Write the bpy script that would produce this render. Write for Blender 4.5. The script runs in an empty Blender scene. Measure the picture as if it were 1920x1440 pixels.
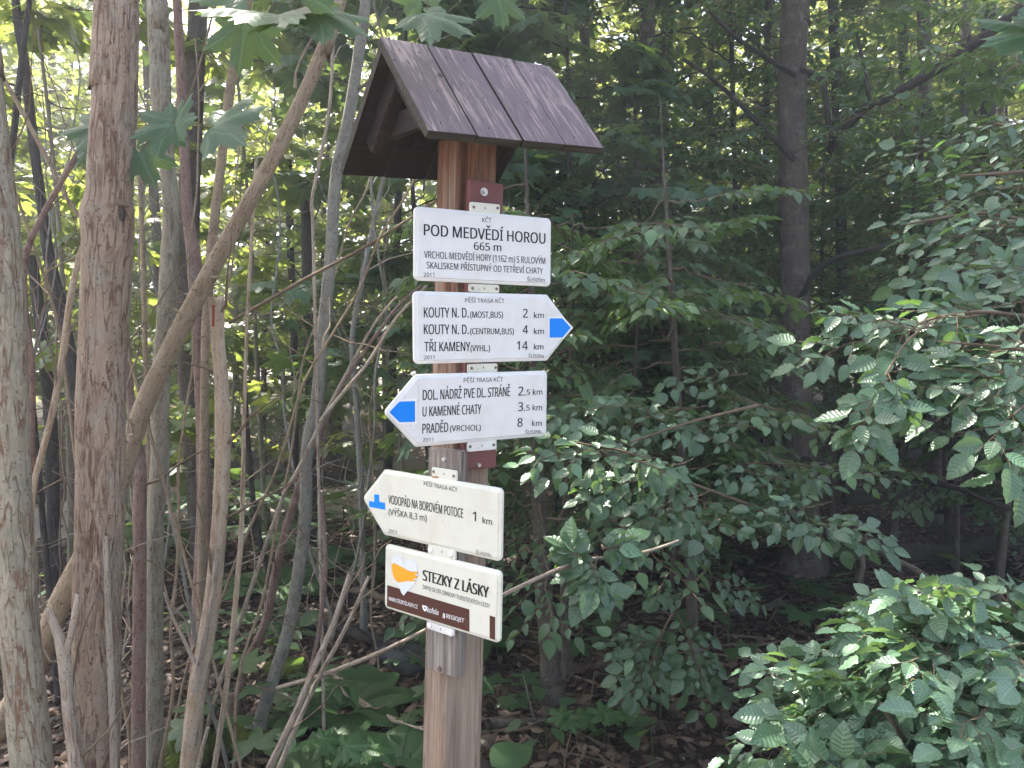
import bpy, bmesh, math
import numpy as np
from mathutils import Matrix, Vector
SC = bpy.context.scene
COL = SC.collection
rng = np.random.default_rng(11)
R_ = math.radians

# ------------------------------------------------------------------ camera, sky, sun, exposure
F, TH, CAMZ = 1443.0, R_(-2.0), 1.55
cam = bpy.data.objects.new('camera', bpy.data.cameras.new('camera'))
COL.objects.link(cam); SC.camera = cam
cam.data.sensor_width = 36; cam.data.lens = 36 * F / 1920
cam.data.clip_start = .05; cam.data.clip_end = 600
cam.location = (0, 0, CAMZ); cam.rotation_euler = (math.pi / 2 + TH, 0, 0)

SUN_EL, SUN_AZ = R_(53), R_(-40)          # azimuth from +Y, negative = to the left
world = bpy.data.worlds.new('World'); SC.world = world; world.use_nodes = True
wn = world.node_tree; wn.nodes.clear()
sky = wn.nodes.new('ShaderNodeTexSky'); sky.sky_type = 'NISHITA'; sky.sun_disc = False
sky.sun_elevation = SUN_EL; sky.sun_rotation = SUN_AZ; sky.air_density = .7; sky.dust_density = 4.; sky.ozone_density = .4
bg = wn.nodes.new('ShaderNodeBackground'); bg.inputs[1].default_value = .13
wo = wn.nodes.new('ShaderNodeOutputWorld')
wn.links.new(sky.outputs[0], bg.inputs[0]); wn.links.new(bg.outputs[0], wo.inputs[0])
sl = bpy.data.lights.new('sun', 'SUN'); sl.energy = 5.0; sl.angle = R_(.53); sl.color = (1, .95, .86)
sun = bpy.data.objects.new('sun', sl); COL.objects.link(sun)
SD = Vector((math.sin(SUN_AZ) * math.cos(SUN_EL), math.cos(SUN_AZ) * math.cos(SUN_EL), math.sin(SUN_EL)))
sun.rotation_euler = SD.to_track_quat('Z', 'Y').to_euler()
SC.view_settings.view_transform = 'Standard'; SC.view_settings.look = 'None'
SC.view_settings.exposure = 2.45; SC.view_settings.gamma = 1
cy = SC.cycles
cy.max_bounces = 6; cy.diffuse_bounces = 3; cy.glossy_bounces = 2; cy.transmission_bounces = 4
cy.transparent_max_bounces = 4; cy.caustics_reflective = False; cy.caustics_refractive = False
cy.use_denoising = True; cy.sample_clamp_indirect = 6

# ------------------------------------------------------------------ helpers
RX = np.array([[1, 0, 0], [0, math.cos(TH), -math.sin(TH)], [0, math.sin(TH), math.cos(TH)]])
CAM = np.array([0, 0, CAMZ])
def ray(px, py):
    return RX @ np.array([(px - 960) / F, 1, -(py - 720) / F])
def P(px, py, y):
    v = ray(px, py); return CAM + v * (y / v[1])
def gh(x, y):
    x = np.asarray(x, float); y = np.asarray(y, float)
    h = .05 * np.sin(x * 1.3 + y * .7) + .04 * np.sin(x * 2.9 - y * 2.1 + 1) + .025 * np.sin(x * 5.3 + y * 4.7)
    h = h + .10 * np.clip(x - 2.0, 0, 8) * np.clip(y - 4, 0, 4) / 4
    return h - .06

class MB:
    def __init__(s): s.V = []; s.F = []; s.U = []; s.M = []; s.R = []; s.S = []; s.n = 0
    def add(s, V, Fs, uv=None, mat=0, rnd=None, smooth=True):
        V = np.asarray(V, float).reshape(-1, 3); k = len(V)
        Fs = Fs if isinstance(Fs, list) else [Fs]
        for f in Fs:
            f = np.asarray(f, int)
            if f.size == 0: continue
            if f.ndim == 1: f = f[None]
            s.F.append(f + s.n); s.M.append(np.full(len(f), mat)); s.S.append(np.full(len(f), smooth))
        s.V.append(V); s.U.append(np.zeros((k, 2)) if uv is None else np.asarray(uv, float))
        s.R.append(np.full(k, .5) if rnd is None else np.broadcast_to(rnd, (k,)))
        s.n += k
    def build(s, name, mats, parent=None, loc=None, mw=None):
        me = bpy.data.meshes.new(name)
        V = np.concatenate(s.V); U = np.concatenate(s.U); Rn = np.concatenate(s.R)
        if loc is not None: V = V - np.asarray(loc)
        li = np.concatenate([f.ravel() for f in s.F]); tot = np.concatenate([np.full(len(f), f.shape[1]) for f in s.F])
        st = np.concatenate([[0], np.cumsum(tot)[:-1]])
        me.vertices.add(len(V)); me.vertices.foreach_set('co', V.ravel().astype(np.float32))
        me.loops.add(len(li)); me.loops.foreach_set('vertex_index', li.astype(np.int32))
        me.polygons.add(len(tot)); me.polygons.foreach_set('loop_start', st.astype(np.int32))
        me.polygons.foreach_set('material_index', np.concatenate(s.M).astype(np.int32))
        me.polygons.foreach_set('use_smooth', np.concatenate(s.S).astype(bool))
        uvl = me.uv_layers.new(name='UVMap'); uvl.data.foreach_set('uv', U[li].ravel().astype(np.float32))
        at = me.attributes.new('rnd', 'FLOAT', 'POINT'); at.data.foreach_set('value', Rn.astype(np.float32))
        me.update(calc_edges=True); me.validate()
        for m in (mats if isinstance(mats, (list, tuple)) else [mats]): me.materials.append(m)
        o = bpy.data.objects.new(name, me); COL.objects.link(o)
        if parent is not None: o.parent = parent
        if loc is not None and parent is None: o.location = loc
        if mw is not None: o.matrix_world = mw
        return o

def tag(o, label=None, cat=None, group=None, kind=None):
    if label: o['label'] = label
    if cat: o['category'] = cat
    if group: o['group'] = group
    if kind: o['kind'] = kind
    return o
def empty(name, loc, label=None, cat=None, group=None):
    o = bpy.data.objects.new(name, None); COL.objects.link(o); o.location = loc; o.empty_display_size = .1
    return tag(o, label, cat, group)
def copy_tree(o, loc, rz, sc=1.0, label=None):
    c = o.copy(); COL.objects.link(c); c.location = loc; c.rotation_euler = (0, 0, rz); c.scale = (sc,) * 3
    if label: c['label'] = label
    for ch in list(o.children):
        d = ch.copy(); COL.objects.link(d); d.parent = c
    return c
def nrm(a):
    a = np.asarray(a, float); return a / (np.linalg.norm(a, axis=-1, keepdims=True) + 1e-9)
def resample(pts, step=None, n=None):
    p = np.asarray(pts, float)
    if len(p) > 2:                                     # Catmull-Rom
        q = np.vstack([2 * p[0] - p[1], p, 2 * p[-1] - p[-2]]); out = []
        for i in range(1, len(q) - 2):
            for t in np.linspace(0, 1, 8, endpoint=False):
                a, b, c, d = q[i - 1:i + 3]
                out.append(.5 * (2 * b + (c - a) * t + (2 * a - 5 * b + 4 * c - d) * t * t + (-a + 3 * b - 3 * c + d) * t ** 3))
        p = np.vstack(out + [p[-1]])
    L = np.concatenate([[0], np.cumsum(np.linalg.norm(np.diff(p, axis=0), axis=1))])
    n = n or max(2, int(L[-1] / step) + 1)
    t = np.linspace(0, L[-1], n)
    return np.stack([np.interp(t, L, p[:, i]) for i in range(p.shape[1])], 1)
def tube(mb, pts, rad, sides=8, mat=0, bump=0., seed=0, cap=True, jag=0.):
    p = np.asarray(pts, float); n = len(p); rad = np.broadcast_to(rad, (n,)).astype(float)
    T = nrm(np.gradient(p, axis=0)); a = np.array([1, .13, 0]) if abs(T[0, 0]) < .8 else np.array([0, 1, .1])
    X = np.zeros((n, 3)); x = a
    for i in range(n):
        x = x - T[i] * (x @ T[i]); x = x / np.linalg.norm(x); X[i] = x
    Y = np.cross(T, X); th = np.linspace(0, 2 * np.pi, sides + 1)
    L = np.concatenate([[0], np.cumsum(np.linalg.norm(np.diff(p, axis=0), axis=1))])
    rr = rad[:, None] * np.ones(sides + 1)
    if bump:
        g = np.random.default_rng(seed); z = L[:, None] / max(rad.mean(), .01)
        for k in range(5):
            m = int(g.integers(1, 4)); fz = g.uniform(.15, .9); ph = g.uniform(0, 6.28, 2)
            rr = rr * (1 + bump * .45 * np.sin(m * th[None] + ph[0] + 1.5 * np.sin(z * fz * .5)) * np.sin(z * fz + ph[1]))
    V = p[:, None] + rr[..., None] * (np.cos(th)[None, :, None] * X[:, None] + np.sin(th)[None, :, None] * Y[:, None])
    if jag: V[-1] += np.random.default_rng(seed).uniform(-jag, jag, (sides + 1, 1)) * T[-1]; V[-1, -1] = V[-1, 0]
    c = 2 * np.pi * rad.mean()
    uv = np.stack(np.broadcast_arrays(th[None] / (2 * np.pi) * c + seed * .37, L[:, None] + seed * .61), -1)
    i, j = np.meshgrid(np.arange(n - 1), np.arange(sides), indexing='ij'); b = (i * (sides + 1) + j).ravel()
    Fq = np.stack([b, b + 1, b + sides + 2, b + sides + 1], 1)
    mb.add(V.reshape(-1, 3), Fq, uv.reshape(-1, 2), mat, rnd=(seed * .137) % 1)
    if cap and sides > 4:
        ring = V[-1, :-1]; cen = ring.mean(0); vv = np.vstack([ring, cen]); k = sides
        f = np.stack([np.arange(k), (np.arange(k) + 1) % k, np.full(k, k)], 1)
        mb.add(vv, f, np.zeros((k + 1, 2)) + uv[-1, 0], mat, rnd=(seed * .137) % 1, smooth=False)
def boxbm(bm, size, M=Matrix(), bev=.0):
    r = bmesh.ops.create_cube(bm, size=1, matrix=M @ Matrix.Diagonal((*size, 1)))
    if bev: bmesh.ops.bevel(bm, geom=list({e for v in r['verts'] for e in v.link_edges}), offset=bev, segments=2, affect='EDGES', profile=.6)
def cyl(bm, r, h, M, seg=16, r2=None):
    bmesh.ops.create_cone(bm, cap_ends=True, segments=seg, radius1=r, radius2=r if r2 is None else r2, depth=h, matrix=M)
def bmo(bm, name, mats, parent, mw=None, smooth=False):
    me = bpy.data.meshes.new(name); bm.to_mesh(me); bm.free()
    for m in (mats if isinstance(mats, (list, tuple)) else [mats]): me.materials.append(m)
    if smooth: me.polygons.foreach_set('use_smooth', [True] * len(me.polygons))
    o = bpy.data.objects.new(name, me); COL.objects.link(o)
    if parent is not None: o.parent = parent
    if mw is not None: o.matrix_local = mw
    return o

# ------------------------------------------------------------------ materials
class NT:
    def __init__(s, name):
        s.m = bpy.data.materials.new(name); s.m.use_nodes = True; s.t = s.m.node_tree; s.t.nodes.clear()
        s.out = s.n('OutputMaterial')
    def n(s, kind, **kw):
        nd = s.t.nodes.new('ShaderNode' + kind)
        for k, v in kw.items(): setattr(nd, k, v)
        return nd
    def l(s, a, b): s.t.links.new(a, b)
    def sock(s, v, i):
        if hasattr(v, 'is_linked'): s.l(v, i)
        else: i.default_value = v
    def math(s, op, a, b=0., c=None):
        nd = s.n('Math', operation=op); s.sock(a, nd.inputs[0]); s.sock(b, nd.inputs[1])
        if c is not None: s.sock(c, nd.inputs[2])
        return nd.outputs[0]
    def mix(s, fac, a, b, mode='MIX'):
        nd = s.n('Mix', data_type='RGBA', blend_type=mode); s.sock(fac, nd.inputs[0])
        for v, i in ((a, 6), (b, 7)):
            if isinstance(v, tuple): v = (*v, 1) if len(v) == 3 else v
            s.sock(v, nd.inputs[i])
        return nd.outputs[2]
    def coord(s, which, scale=(1, 1, 1), rnd=False):
        if which == 'attr': c = s.n('UVMap').outputs[0]
        else: c = s.n('TexCoord').outputs[which]
        mp = s.n('Mapping'); s.l(c, mp.inputs[0]); mp.inputs['Scale'].default_value = scale
        if rnd:
            oi = s.n('ObjectInfo'); cx = s.n('CombineXYZ')
            for k in range(3): s.l(s.math('MULTIPLY', oi.outputs['Random'], 13.7 + 5 * k), cx.inputs[k])
            s.l(cx.outputs[0], mp.inputs['Location'])
        return mp.outputs[0]
    def noise(s, v, sc, det=4., rough=.55, dist=0.):
        nd = s.n('TexNoise'); s.l(v, nd.inputs['Vector']); nd.inputs['Scale'].default_value = sc
        nd.inputs['Detail'].default_value = det; nd.inputs['Roughness'].default_value = rough; nd.inputs['Distortion'].default_value = dist
        return nd.outputs[0]
    def ramp(s, v, *st):
        nd = s.n('ValToRGB'); s.l(v, nd.inputs[0]); e = nd.color_ramp.elements
        while len(e) < len(st): e.new(.5)
        for k, (p, c) in enumerate(st):
            e[k].position = p; e[k].color = (c, c, c, 1) if isinstance(c, (int, float)) else (*c, 1)
        return nd.outputs[0]
    def bsdf(s, col, rough=.7, spec=.3, bump=None, bs=.4, bd=.01):
        p = s.n('BsdfPrincipled'); s.sock((*col, 1) if isinstance(col, tuple) else col, p.inputs['Base Color'])
        s.sock(rough, p.inputs['Roughness']); p.inputs['Specular IOR Level'].default_value = spec
        if bump is not None:
            b = s.n('Bump'); b.inputs['Strength'].default_value = bs; b.inputs['Distance'].default_value = bd
            s.l(bump, b.inputs['Height']); s.l(b.outputs[0], p.inputs['Normal'])
        return p
    def done(s, sh): s.l(sh.outputs[0], s.out.inputs[0]); return s.m

def bark(name, c1, c2, crack, cs=(55, 14), amt=.5, rough_amt=.5, lichen=None, spots=True):
    t = NT(name); uv = t.coord('attr'); 
    nz = t.noise(t.coord('attr', (30, 9, 1)), 1., 5)
    big = t.noise(t.coord('attr', (9, 2.2, 1)), 1., 3)
    def ridge(v, wd, det=3., dist=.5):
        n = t.noise(v, 1., det, .5, dist); a = t.math('ABSOLUTE', t.math('SUBTRACT', n, .5)); return t.ramp(t.math('DIVIDE', a, wd), (.25, 1.), (1., 0.))
    dash = t.ramp(t.noise(t.coord('attr', (cs[0] * .5, cs[1] * 1.6, 1)), 1., 3), (.5 - .2 * amt, 0.), (.62 - .1 * amt, 1.))
    wid = t.math('MULTIPLY_ADD', t.ramp(big, (.35, 0.), (.7, 1.)), .055 * amt, .018)
    f1 = t.math('MULTIPLY', ridge(t.coord('attr', (cs[0], cs[1] * .45, 1)), wid), dash)
    f2 = t.math('MULTIPLY', ridge(t.coord('attr', (cs[0] * 1.9, cs[1] * .9, 1)), t.math('MULTIPLY', wid, .8)), t.ramp(big, (.4, .15), (.6, .8)))
    fs = t.math('MAXIMUM', f1, t.math('MULTIPLY', f2, amt))
    col = t.mix(t.ramp(nz, (.3, 0.), (.7, 1.)), c1, c2)
    col = t.mix(t.math('MULTIPLY', fs, .85), col, crack)
    if lichen:
        ln = t.noise(t.coord('attr', (14, 8, 1)), 1., 6, .7)
        col = t.mix(t.ramp(ln, (.52, 0.), (.62, .7)), col, lichen)
    if spots:
        vs = t.n('TexVoronoi'); t.l(t.coord('attr', (75, 60, 1)), vs.inputs['Vector']); vs.inputs['Scale'].default_value = 1
        col = t.mix(t.math('MULTIPLY', t.math('LESS_THAN', vs.outputs[0], .2), .55), col, tuple(x * .45 for x in crack))
    fine = t.noise(t.coord('attr', (160, 60, 1)), 1., 4)
    h = t.math('ADD', t.math('MULTIPLY', fs, -1.), t.math('MULTIPLY', fine, .5 * rough_amt))
    h = t.math('ADD', h, t.math('MULTIPLY', nz, .8 * rough_amt))
    col = t.mix(t.math('MULTIPLY', t.ramp(fine, (.35, 1.), (.6, 0.)), .3), col, tuple(x * .5 for x in c1))
    return t.done(t.bsdf(col, .85, .2, h, .8, .006))

def leafmat(name, a, b, tr, transl=.35, rough=.38, vein=None, bs=.5, spec=.5):
    t = NT(name); at = t.n('Attribute', attribute_name='rnd').outputs['Fac']
    oi = t.n('ObjectInfo').outputs['Random']
    col = t.mix(t.ramp(at, (.1, 0.), (.9, 1.)), a, b)
    col = t.mix(t.math('GREATER_THAN', at, .97), col, tuple(min(1, 1.7 * x) for x in b))
    trc = t.mix(at, tr, tuple(x * .75 for x in tr))
    bump = None
    if vein:
        sx = t.n('SeparateXYZ'); t.l(t.n('UVMap').outputs[0], sx.inputs[0]); u, v = sx.outputs[0], sx.outputs[1]
        s = t.math('ABSOLUTE', t.math('SUBTRACT', t.math('MULTIPLY', u, 2.), 1.))
        if vein == 'beech':
            ph = t.math('MULTIPLY', t.math('SUBTRACT', v, t.math('MULTIPLY', s, .17)), 8. * 6.2832)
            wv = t.math('SINE', ph)
            bump = t.math('ADD', t.math('MULTIPLY', wv, .5), t.math('MULTIPLY', t.math('MINIMUM', t.math('MULTIPLY', s, 8.), 1.), .6))
            ve = t.math('MAXIMUM', t.math('LESS_THAN', s, .035), t.math('MULTIPLY', t.math('LESS_THAN', wv, -.93), .55))
        else:                                             # maple: u = angle fraction, v = radius
            q = t.math('ABSOLUTE', t.math('SUBTRACT', t.math('FRACT', t.math('ADD', t.math('MULTIPLY', u, 5.), 0.)), .5))
            qa = t.math('MULTIPLY', q, v)
            ve = t.math('LESS_THAN', qa, .022)
            wv = t.math('SINE', t.math('MULTIPLY', t.math('SUBTRACT', v, t.math('MULTIPLY', q, .5)), 44.))
            bump = t.math('ADD', t.math('MULTIPLY', wv, .25), t.math('MINIMUM', t.math('MULTIPLY', qa, 12.), 1.))
            ve = t.math('MAXIMUM', ve, t.math('MULTIPLY', t.math('GREATER_THAN', wv, .95), .3))
        col = t.mix(t.math('MULTIPLY', ve, .4), col, tuple(min(1, x * 2.2 + .03) for x in b))
    p = t.bsdf(col, rough, spec, bump, bs, .003)
    tl = t.n('BsdfTranslucent'); t.l(trc, tl.inputs[0])
    mx = t.n('MixShader'); mx.inputs[0].default_value = transl
    t.l(p.outputs[0], mx.inputs[1]); t.l(tl.outputs[0], mx.inputs[2])
    return t.done(mx)

def wood(name, light, dark, along=2, grey=None, zfade=None, sc=1., rough=.75, contrast=(.35, .65), knots=True):
    t = NT(name); s = [70 * sc] * 3; s[along] = 2.6 * sc
    v = t.coord('Object', tuple(s))
    n1 = t.noise(v, 1., 5, .6, .6)
    s2 = [180 * sc] * 3; s2[along] = 5 * sc
    n2 = t.noise(t.coord('Object', tuple(s2)), 1., 3)
    col = t.mix(t.ramp(n1, (contrast[0], 0.), (contrast[1], 1.)), dark, light)
    col = t.mix(t.math('MULTIPLY', t.ramp(n2, (.42, 1.), (.54, 0.)), .65), col, tuple(x * .6 for x in dark))
    if grey:
        s3 = [16] * 3; s3[along] = 3
        g = t.noise(t.coord('Object', tuple(s3)), 1., 5, .65)
        gf = t.ramp(g, (.35, 0.), (.65, 1.))
        if zfade:
            sx = t.n('SeparateXYZ'); t.l(t.n('TexCoord').outputs['Object'], sx.inputs[0])
            mr = t.n('MapRange'); t.l(sx.outputs[2], mr.inputs[0]); mr.inputs[1].default_value = zfade[0]; mr.inputs[2].default_value = zfade[1]
            gf = t.math('MINIMUM', t.math('MAXIMUM', t.math('ADD', t.math('SUBTRACT', gf, .5), mr.outputs[0]), 0.), 1.)
        gcol = t.mix(t.ramp(n1, (.3, 0.), (.7, 1.)), tuple(x * .42 for x in grey), grey)
        col = t.mix(gf, col, gcol)
    cr = [34 * sc] * 3; cr[along] = .9 * sc
    ck = t.math('ABSOLUTE', t.math('SUBTRACT', t.noise(t.coord('Object', tuple(cr)), 1., 2, .5, .3), .5))
    ckf = t.math('MULTIPLY', t.ramp(ck, (.0, 1.), (.014, 0.)), t.ramp(t.noise(t.coord('Object', (9, 9, 9)), 1., 2), (.5, 0.), (.6, .9)))
    col = t.mix(ckf, col, tuple(x * .25 for x in dark))
    if knots:
        kv = t.n('TexVoronoi'); s4 = [9] * 3; s4[along] = 4; t.l(t.coord('Object', tuple(s4)), kv.inputs['Vector']); kv.inputs['Scale'].default_value = 1
        col = t.mix(t.ramp(kv.outputs[0], (.05, .75), (.12, 0.)), col, tuple(x * .35 for x in dark))
    h = t.math('SUBTRACT', t.math('ADD', n1, t.math('MULTIPLY', n2, .5)), ckf)
    return t.done(t.bsdf(col, rough, .25, h, .5, .003))

def plain(name, col, rough=.5, spec=.4, dirt=None, ds=30, metal=0.):
    t = NT(name); c = col
    if dirt:
        d = t.noise(t.coord('Object', (1, 1, 1)), ds, 6, .7); d2 = t.noise(t.coord('Object', (1, 1, .35)), ds * .35, 4)
        c = t.mix(t.ramp(t.math('MULTIPLY', d, d2), (.22, 0.), (.48, .55)), col, dirt)
        vs = t.n('TexVoronoi'); t.l(t.coord('Object', (1, 1, 1)), vs.inputs['Vector']); vs.inputs['Scale'].default_value = 60
        c = t.mix(t.math('MULTIPLY', t.math('LESS_THAN', vs.outputs[0], .1), t.ramp(d2, (.5, 0.), (.55, .6))), c, tuple(x * .55 for x in dirt))
    p = t.bsdf(c, rough, spec); p.inputs['Metallic'].default_value = metal
    return t.done(p)

M = {}
M['barkB'] = bark('bark_fissured', (.27, .195, .135), (.37, .285, .205), (.115, .05, .03), (46, 10), .8, .8, lichen=(.30, .27, .21))
M['barkA'] = bark('bark_pale', (.29, .25, .175), (.38, .34, .25), (.17, .075, .04), (40, 10), .7, .4, lichen=(.25, .25, .18))
M['barkD'] = bark('bark_smooth_tan', (.25, .19, .12), (.34, .27, .18), (.15, .09, .05), (70, 30), .25, .35)
M['barkC'] = bark('bark_greygreen', (.24, .21, .15), (.33, .30, .22), (.13, .09, .06), (60, 16), .5, .5, lichen=(.29, .30, .21))
M['barkR'] = bark('bark_reddish', (.20, .125, .10), (.29, .20, .16), (.11, .06, .05), (70, 30), .3, .5, lichen=(.27, .23, .2))
M['barkP'] = bark('bark_peeled', (.46, .39, .29), (.40, .29, .18), (.25, .14, .09), (40, 8), .4, .3)
M['barkG'] = bark('bark_grey', (.20, .19, .155), (.28, .265, .215), (.12, .10, .08), (80, 40), .25, .4, lichen=(.30, .31, .26))
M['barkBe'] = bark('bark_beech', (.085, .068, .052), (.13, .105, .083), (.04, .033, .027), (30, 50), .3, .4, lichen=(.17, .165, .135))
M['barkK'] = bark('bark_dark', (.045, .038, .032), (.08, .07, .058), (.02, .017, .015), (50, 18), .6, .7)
M['twig'] = bark('twig_bark', (.16, .115, .075), (.22, .165, .115), (.1, .06, .04), (90, 60), .2, .3, spots=False)
M['dead'] = bark('dead_wood', (.42, .36, .28), (.34, .27, .20), (.18, .10, .06), (60, 12), .5, .5)
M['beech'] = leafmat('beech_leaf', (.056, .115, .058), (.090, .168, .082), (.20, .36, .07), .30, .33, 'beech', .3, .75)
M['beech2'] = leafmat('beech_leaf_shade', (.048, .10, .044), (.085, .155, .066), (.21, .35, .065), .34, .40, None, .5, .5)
M['maple'] = leafmat('maple_leaf', (.042, .090, .048), (.060, .118, .060), (.24, .36, .06), .34, .5, 'maple', .35, .35)
M['maple2'] = leafmat('maple_leaf_thin', (.06, .11, .035), (.10, .16, .05), (.42, .50, .09), .5, .45)
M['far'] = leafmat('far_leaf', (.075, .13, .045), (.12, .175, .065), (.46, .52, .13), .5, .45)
M['canopy'] = leafmat('canopy_leaf', (.035, .08, .028), (.055, .11, .04), (.14, .22, .04), .25, .45)
M['seed'] = leafmat('seedling_leaf', (.04, .09, .035), (.06, .12, .045), (.2, .32, .06), .35, .45)
M['fern'] = leafmat('fern_frond', (.05, .12, .04), (.07, .15, .05), (.2, .34, .06), .35, .5)
M['moss'] = (lambda t: t.done(t.bsdf(t.mix(t.noise(t.coord('Object', (1, 1, 1)), 14, 6), (.03, .045, .008), (.12, .15, .03)), .95, .1, t.noise(t.coord('Object', (1, 1, 1)), 90, 4), 1., .02)))(NT('moss'))
def litter_mat():
    t = NT('dry_leaf'); at = t.n('Attribute', attribute_name='rnd').outputs['Fac']
    c = t.ramp(at, (0., (.028, .017, .012)), (.4, (.06, .036, .023)), (.8, (.11, .068, .043)), (1., (.20, .14, .095)))
    return t.done(t.bsdf(c, .6, .35))
M['litter'] = litter_mat()
def ground_mat():
    t = NT('forest_floor'); v = t.coord('Object', (1, 1, 1))
    n1 = t.noise(v, 2.2, 8, .65); n2 = t.noise(v, 26, 6, .7); vo = t.n('TexVoronoi'); t.l(v, vo.inputs['Vector']); vo.inputs['Scale'].default_value = 22
    c = t.mix(t.ramp(n2, (.35, 0.), (.7, 1.)), (.018, .013, .009), (.06, .041, .028))
    c = t.mix(t.ramp(vo.outputs[1], (.3, 0.), (.8, .5)), c, (.08, .052, .034))
    c = t.mix(t.ramp(n1, (.55, 0.), (.7, .6)), c, (.035, .045, .018))
    return t.done(t.bsdf(c, .9, .15, t.math('ADD', n2, vo.outputs[0]), 1., .05))
M['ground'] = ground_mat()
def road_mat():
    t = NT('gravel'); v = t.coord('Object', (1, 1, 1)); n = t.noise(v, 40, 6, .8); n1 = t.noise(v, 1.6, 4)
    c = t.mix(t.ramp(n, (.3, 0.), (.7, 1.)), (.17, .145, .125), (.33, .30, .27))
    c = t.mix(t.ramp(n1, (.5, 0.), (.62, .55)), c, (.24, .15, .10))
    return t.done(t.bsdf(c, .9, .2, n, .6, .02))
M['road'] = road_mat()

# ------------------------------------------------------------------ leaf shapes (stem at origin, +X along the leaf, unit length)
class T: pass
def mk(v, f, uv): o = T(); o.v = np.array(v, float); o.f = [np.array(x, int) for x in f]; o.uv = np.array(uv, float); return o
def oval(ns, cs, fold=.22, droop=.22, wave=0., pet=.08):
    V = []; U = []; s = np.linspace(-1, 1, cs)
    for t in np.linspace(0, 1, ns):
        w = .31 * np.sin(np.pi * t ** .86) ** .85 * (1 - .12 * t) if 0 < t < 1 else .0
        w = max(w, .012 if t == 0 else .002)
        for k in s:
            wv = wave * np.sin(t * 44 + (k > 0) * 1.2) * abs(k) ** 2 * (0 < t < 1)
            V.append((pet + t * (1 - pet) - abs(k) * w * .12, k * w * (1 + .25 * wv / .02 * .12 if wave else 1), fold * abs(k) * w - droop * t * t * .55 + wv)); U.append((.5 + .5 * k, t))
    i, j = np.meshgrid(np.arange(ns - 1), np.arange(cs - 1), indexing='ij'); b = (i * cs + j).ravel()
    return mk(V, [np.stack([b, b + cs, b + cs + 1, b + 1], 1)], U)
LB_HI = [oval(13, 5, .26, .3, .022), oval(13, 5, .05, .55, .030), oval(13, 5, .42, .12, .026), oval(13, 5, .15, -.15, .024)]
LB_MID = [oval(6, 3, .25, .3), oval(6, 3, .05, .6), oval(6, 3, .5, .1)]
LB_LO = oval(4, 3, .3, .35)
def maple(pts, droop=.35, ring=True):
    # outline in polar form around the petiole joint; lobes at 0, +-52, +-104 degrees
    a = np.radians([p[0] for p in pts]); r = np.array([p[1] for p in pts])
    a = np.concatenate([-a[::-1], a[1:]]) if pts[0][0] == 0 else a; r = np.concatenate([r[::-1], r[1:]])
    x = r * np.cos(a); y = r * np.sin(a); n = len(a); u = .5 + a / np.radians(260)
    fz = lambda rr, aa: -droop * rr ** 2 * .55 + .05 * np.cos(aa * 360 / 52) * rr - .08 * np.abs(np.sin(aa)) * rr
    off = .18
    V = [(off, 0, 0)]; U = [(.5, 0)]
    for q, fr in enumerate((.5, 1.) if ring else (1.,)):
        for i in range(n): V.append((off + x[i] * fr, y[i] * fr, fz(r[i] * fr, a[i]))); U.append((u[i], r[i] * fr))
    k = np.arange(n - 1)
    f = [np.stack([0 * k, 1 + k, 2 + k], 1)]
    if ring: f.append(np.stack([1 + k, 1 + n + k, 2 + n + k, 2 + k], 1))
    return mk(np.array(V) / 1.0, f, U)
LM_HI = maple([(0, .86), (5, .72), (10, .70), (14, .74), (18, .60), (22, .50), (27, .44), (32, .52), (38, .64), (42, .72), (46, .68), (52, .84), (57, .70), (62, .72), (67, .58), (73, .47), (79, .41), (86, .48), (92, .56), (97, .53), (104, .64), (111, .50), (118, .46), (130, .36), (146, .16)])
LM_MID = maple([(0, .86), (13, .66), (26, .45), (40, .66), (52, .82), (65, .62), (78, .42), (92, .53), (104, .62), (122, .40), (146, .15)], ring=False)
LM_LO = maple([(0, .86), (26, .50), (52, .80), (78, .45), (104, .60), (140, .2)], .3, ring=False)
def inst(mb, tp, pos, X, N, size, mat=0, rnd=None):
    pos = np.asarray(pos, float); n = len(pos)
    if n == 0: return
    if isinstance(tp, list):
        c = rng.integers(len(tp), size=n); X = np.asarray(X, float); N = np.asarray(N, float); size = np.broadcast_to(size, (n,)); rnd = rng.random(n) if rnd is None else np.asarray(rnd)
        for k, t_ in enumerate(tp): inst(mb, t_, pos[c == k], X[c == k], N[c == k], size[c == k], mat, rnd[c == k])
        return
    X = nrm(X); N = np.asarray(N, float); Z = nrm(N - X * (N * X).sum(1, keepdims=True)); Y = np.cross(Z, X)
    Rm = np.stack([X, Y, Z], 2); size = np.broadcast_to(size, (n,))
    V = pos[:, None] + size[:, None, None] * np.einsum('tk,njk->ntj', tp.v, Rm)
    k = len(tp.v); off = (np.arange(n) * k)
    rnd = rng.random(n) if rnd is None else rnd
    mb.add(V.reshape(-1, 3), [(off[:, None, None] + f[None]).reshape(-1, f.shape[1]) for f in tp.f], np.tile(tp.uv, (n, 1)), mat, np.repeat(rnd, k))

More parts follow.
